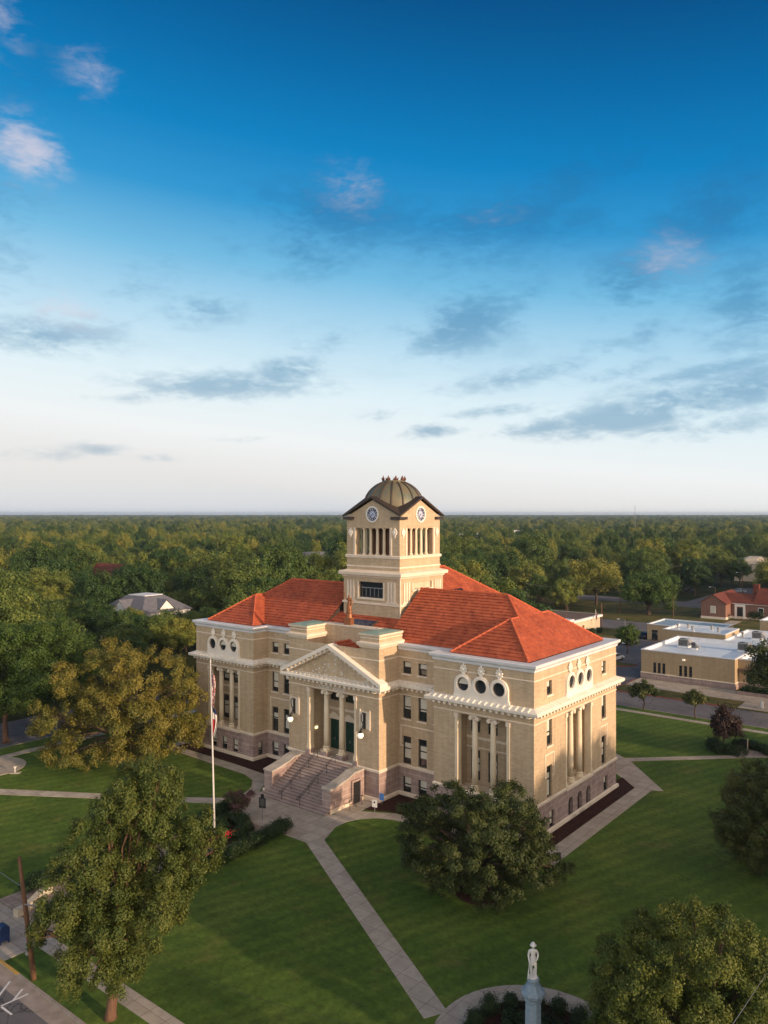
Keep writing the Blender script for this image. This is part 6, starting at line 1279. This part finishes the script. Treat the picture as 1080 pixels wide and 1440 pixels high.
p2 = thing('flagpole', 'short white flagpole in front of the low beige building', 'flagpole', pq(1.6, 116)); f = MB(); f.tube([(0, 0, 0), (0, 0, 5.6)], [.08, .05], 8); part(f, 'pole', M['pole_white'], p2); f = MB(); f.lathe([(.02, 5.6), (.09, 5.68), (.02, 5.76)], 8); part(f, 'finial', M['pole_white'], p2)
flag('flag', 'small limp flag on the short flagpole before the low beige building', 5.4, 2.0, lambda t, s: 'f_red' if int(t * 9) % 2 else 'f_white', 4, px=pq(1.6, 116), lean=lambda h: (0, 0, h), w=.45)
hedge('shrub', 'round dark shrub beside the short flagpole, left one', [(1.6, 113.0), (2.0, 113.6)], 1.5, 1.6, 49, cat='shrub', L=.25, dens=300)
hedge('shrub', 'round dark shrub beside the short flagpole, right one', [(1.6, 117.6), (2.0, 118.0)], 1.1, 1.2, 50, cat='shrub', L=.25, dens=300)
for a, b_, lb in (((945, 834, 9.7), (872, 862, 7.6), 'long sagging wire between the crossarm poles left of the big round tree'), ((872, 862, 7.6), (740, 862, 8.5), 'long sagging wire running left behind the red roof from the crossarm pole'), ((945, 834, 9.7), (1120, 815, 9), 'long sagging wire running right from the tall crossarm pole')):
    A_, B_ = G(a[0], a[1]), G(b_[0], b_[1]); wire((*A_, a[2]), (*B_, b_[2]), 1.0, 'wire', lb, .03)
tw = thing('radio_mast', 'thin radio mast standing far off on the right skyline', 'mast', (277, 800 * 1.08)); f = MB(); f.tube([(0, 0, 0), (0, 0, 38)], [.4, .15], 6); part(f, 'mast', M['steel'], tw)

# ------------------------------------------------------------------ trees at middle distance and the woodland
b = G(912, 864); lb_ = shells(8.5, 7.5, 5.2, 7.0, 34, 2.6, 9, -.7)
tree('oak_tree', 'big round crowned green tree on the grass beyond the side street', b, lb_, 42000, .42, .25, M['leaf_green'], M['bark'], 51, .55, 3.0, nb=22)
b = G(882, 918); tree('street_tree', 'small dense tree beside the white sedan behind the courthouse', b, shells(2.4, 2.4, 1.9, 3.4, 14, 1.0, 10), 9000, .3, .18, M['leaf_green'], M['bark'], 52, .14, 2.0, nb=10)
b = pq(47.4, 68.9); tree('street_tree', 'dark leafy tree at the right edge in front of the tan entrance wing', G(1092, 1000), [(x * 1.1, y * 1.1, z, r) for x, y, z, r in shells(3.4, 3.4, 4.2, 6.0, 22, 1.4, 12, -.8)], 15000, .3, .18, M['leaf_dark'], M['bark'], 53, .18, 2.6, nb=14)
kinds = []
AR = [('olive', 5.2, 4.6, 7.2, 24, 1.9), ('tall', 4.4, 5.4, 8.4, 24, 1.7), ('wide', 6.6, 4.2, 6.6, 30, 2.1), ('small', 4.0, 3.6, 5.6, 18, 1.5), ('round', 5.6, 5.0, 7.6, 26, 2.0)]
LBL = ['rounded green tree in the woodland beyond the courthouse', 'tall narrow tree in the woodland beyond the courthouse', 'wide spreading tree in the woodland beyond the courthouse', 'small green tree in the woodland beyond the courthouse', 'full round tree in the woodland beyond the courthouse']
def blocked(x, y):
    p, q = toloc(x, y)
    if -31 < p < 92 and -52 < q < 63.5: return True
    if 8 < p < 30 and 60 < q < 129: return True
    if 26 < p < 72 and 60 < q < 130: return True
    if -30 < p < 8 and 86 < q < 129: return True
    if -29.5 < p < -16.5 and 60 < q < 128: return True
    if -132 < p < 142 and 126 < q < 144: return True
    if -17 < p < 60 and 143 < q < 183: return True
    if -62 < p < 28 and 181 < q < 202: return True
    if -7 < p < 11 and 200 < q < 264: return True
    if 18 < p < 30 and 180 < q < 200: return True
    for hx, hy, r in ((-56, 184, 12), (-97, 279, 10), (-93, 268, 6), (-85, 226, 6), (165, 350, 17), (157, 334, 13), (150, 318, 10), (-90, 257, 10), (-85, 242, 8), (-78, 207, 7), (-30, 330, 9)):
        if (x - hx) ** 2 + (y - hy) ** 2 < r * r: return True
    return False
rnd = random.Random(2024); spots = []; D = 96.0
while D < 340:
    sp_ = 9.6 + D * .013; half = .60 * D + 12; x = -half + rnd.uniform(0, sp_)
    while x < half:
        px_, py_ = x + rnd.uniform(-.35, .35) * sp_, D + rnd.uniform(-.4, .4) * sp_
        if not blocked(px_, py_): spots.append((px_, py_))
        x += sp_
    D += sp_ * .92
protos = []
front = [((u - CU) / F * d_, d_) for u, d_ in ((172, 158), (188, 168), (204, 160), (221, 167), (238, 161), (250, 150), (262, 163), (196, 149), (228, 150))]
spots = [s for s in spots if all((s[0] - a) ** 2 + (s[1] - b_) ** 2 > 30 for a, b_ in front)]
near = front + sorted(spots, key=lambda s: s[0] ** 2 + s[1] ** 2)[:288]; rest = [s for s in spots if s not in set(near)]
for i, (x, y) in enumerate(near):
    k = rnd.choice((0, 0, 1, 2, 2, 3, 4, 4)) if i >= 5 else i
    if i < 5:
        nm, rx, rz_, cz, kk, r = AR[i]
        o = tree('woodland_tree', LBL[i], (x, y), shells(rx, rx, rz_, cz, kk, r, 100 + i, -.55), 21000, .36, .22, M['leaf_forest'], M['bark'], 100 + i, .26, cz * .5, group='trees of the woodland beyond the square', nb=9, sub=8, subr=.36, reach=1.3, inner=.4, z=-.15); protos.append(o)
    else: o = copy_tree(protos[k]); o['label'] = LBL[k]
    s = rnd.uniform(.66, 1.32); s *= (1.12 if y > 200 else 1.0)
    if y < 180 and -.36 < x / y < -.225: s = min(s, .70) if y < 140 else s * .0 + rnd.uniform(.62, .76)
    if y < 140 and -.6 < x / y < -.36: s *= .85
    o.location = (x, y, -.15); o.rotation_euler = (0, 0, rnd.uniform(0, 6.28)); o.scale = (s, s, s * rnd.uniform(.9, 1.12))
# the woods further off read as one mass: one object that scatters crowns over the plain
pts = list(rest); D = max(s[1] for s in near) * .0 + 340.0
while D < 7200:
    sp_ = 8.2 + D * .0092; half = .62 * D + 20; x = -half + rnd.uniform(0, sp_)
    while x < half:
        px_, py_ = x + rnd.uniform(-.45, .45) * sp_, D + rnd.uniform(-.45, .45) * sp_
        gap = math.sin(px_ * .011 + 2) * math.sin(py_ * .0083 + px_ * .004) + .5 * math.sin(px_ * .031 + py_ * .017)
        if not blocked(px_, py_) and rnd.random() < (.97 if gap > -.75 else .35): pts.append((px_, py_))
        x += sp_
    D += sp_ * .9
far = bpy.data.meshes.new('distant_woodland'); far.from_pydata([(x, y, -.3) for x, y in pts], [], [])
nP = len(pts); rg_ = np.random.default_rng(8); dist = np.array([math.hypot(*p) for p in pts])
base_s = rg_.uniform(.5, 1.2, nP) * (.95 + np.clip((dist - 300) / 3800, 0, 1.5)); hs_ = rg_.uniform(.85, 1.15, nP) * (1.1 + .25 * rg_.random(nP) ** 3)
scv = np.stack([base_s, base_s, np.minimum(hs_ * rg_.uniform(.75, 1.2, nP), 1.45)], 1).astype(np.float32)
for nm, ty, dat in (('sc', 'FLOAT_VECTOR', scv.ravel()), ('rz', 'FLOAT', rg_.uniform(0, 6.28, nP).astype(np.float32)), ('kind_id', 'INT', rg_.integers(0, 5, nP).astype(np.int32))):
    a = far.attributes.new(nm, ty, 'POINT'); a.data.foreach_set('vector' if ty == 'FLOAT_VECTOR' else 'value', dat)
fo = bpy.data.objects.new('distant_woodland', far); col.objects.link(fo); tag(fo, 'unbroken woodland stretching to the horizon behind the town', 'woodland', kind='stuff')
ng = bpy.data.node_groups.new('scatter_crowns', 'GeometryNodeTree'); ng.interface.new_socket('Geometry', in_out='INPUT', socket_type='NodeSocketGeometry'); ng.interface.new_socket('Geometry', in_out='OUTPUT', socket_type='NodeSocketGeometry')
gi, go = ng.nodes.new('NodeGroupInput'), ng.nodes.new('NodeGroupOutput'); jn = ng.nodes.new('GeometryNodeJoinGeometry')
def attr(nm, ty): n_ = ng.nodes.new('GeometryNodeInputNamedAttribute'); n_.data_type = ty; n_.inputs['Name'].default_value = nm; return n_.outputs['Attribute']
A_sc, A_rz, A_k = attr('sc', 'FLOAT_VECTOR'), attr('rz', 'FLOAT'), attr('kind_id', 'INT'); cx_ = ng.nodes.new('ShaderNodeCombineXYZ'); ng.links.new(A_rz, cx_.inputs[2])
for k, pr_ in enumerate(protos):
    oi = ng.nodes.new('GeometryNodeObjectInfo'); oi.inputs['Object'].default_value = KIDS[pr_.name][0]; cp = ng.nodes.new('FunctionNodeCompare'); cp.data_type = 'INT'; cp.operation = 'EQUAL'
    ng.links.new(A_k, cp.inputs[2]); cp.inputs[3].default_value = k
    ip = ng.nodes.new('GeometryNodeInstanceOnPoints'); ng.links.new(gi.outputs[0], ip.inputs['Points']); ng.links.new(cp.outputs[0], ip.inputs['Selection']); ng.links.new(oi.outputs['Geometry'], ip.inputs['Instance']); ng.links.new(A_sc, ip.inputs['Scale']); ng.links.new(cx_.outputs[0], ip.inputs['Rotation']); ng.links.new(ip.outputs[0], jn.inputs[0])
ng.links.new(jn.outputs[0], go.inputs[0]); md = fo.modifiers.new('scatter', 'NODES'); md.node_group = ng
# pale fields near the skyline
f = MB()
for x0, x1, y0, y1 in ((400, 1500, 5200, 5600), (-3600, -1800, 5600, 6200), (1500, 2300, 4600, 4900), (-700, 300, 6000, 6600), (300, 650, 3300, 3420)): f.add([(x0, y0, .3), (x1, y0, .3), (x1, y1, .3), (x0, y1, .3)], [(0, 1, 2, 3)])
tag(f.build('field', mottled('pale_stubble', (.38, .30, .20), (.46, .38, .26), .01, .9)), kind='structure')

# ------------------------------------------------------------------ evening haze over the plain
f = MB(); f.box(-9000, 9000, -400, 12000, -1.2, 40); hm = bpy.data.materials.new('haze_air'); hm.use_nodes = True; t_ = hm.node_tree; t_.nodes.remove(t_.nodes['Principled BSDF'])
pv = t_.nodes.new('ShaderNodeVolumePrincipled'); pv.inputs['Color'].default_value = (.60, .76, .95, 1); pv.inputs['Density'].default_value = .00010; pv.inputs['Anisotropy'].default_value = .2
t_.links.new(pv.outputs[0], t_.nodes['Material Output'].inputs['Volume']); tag(f.build('haze', hm), 'thin bluish evening haze over the woodland', 'haze', kind='stuff')
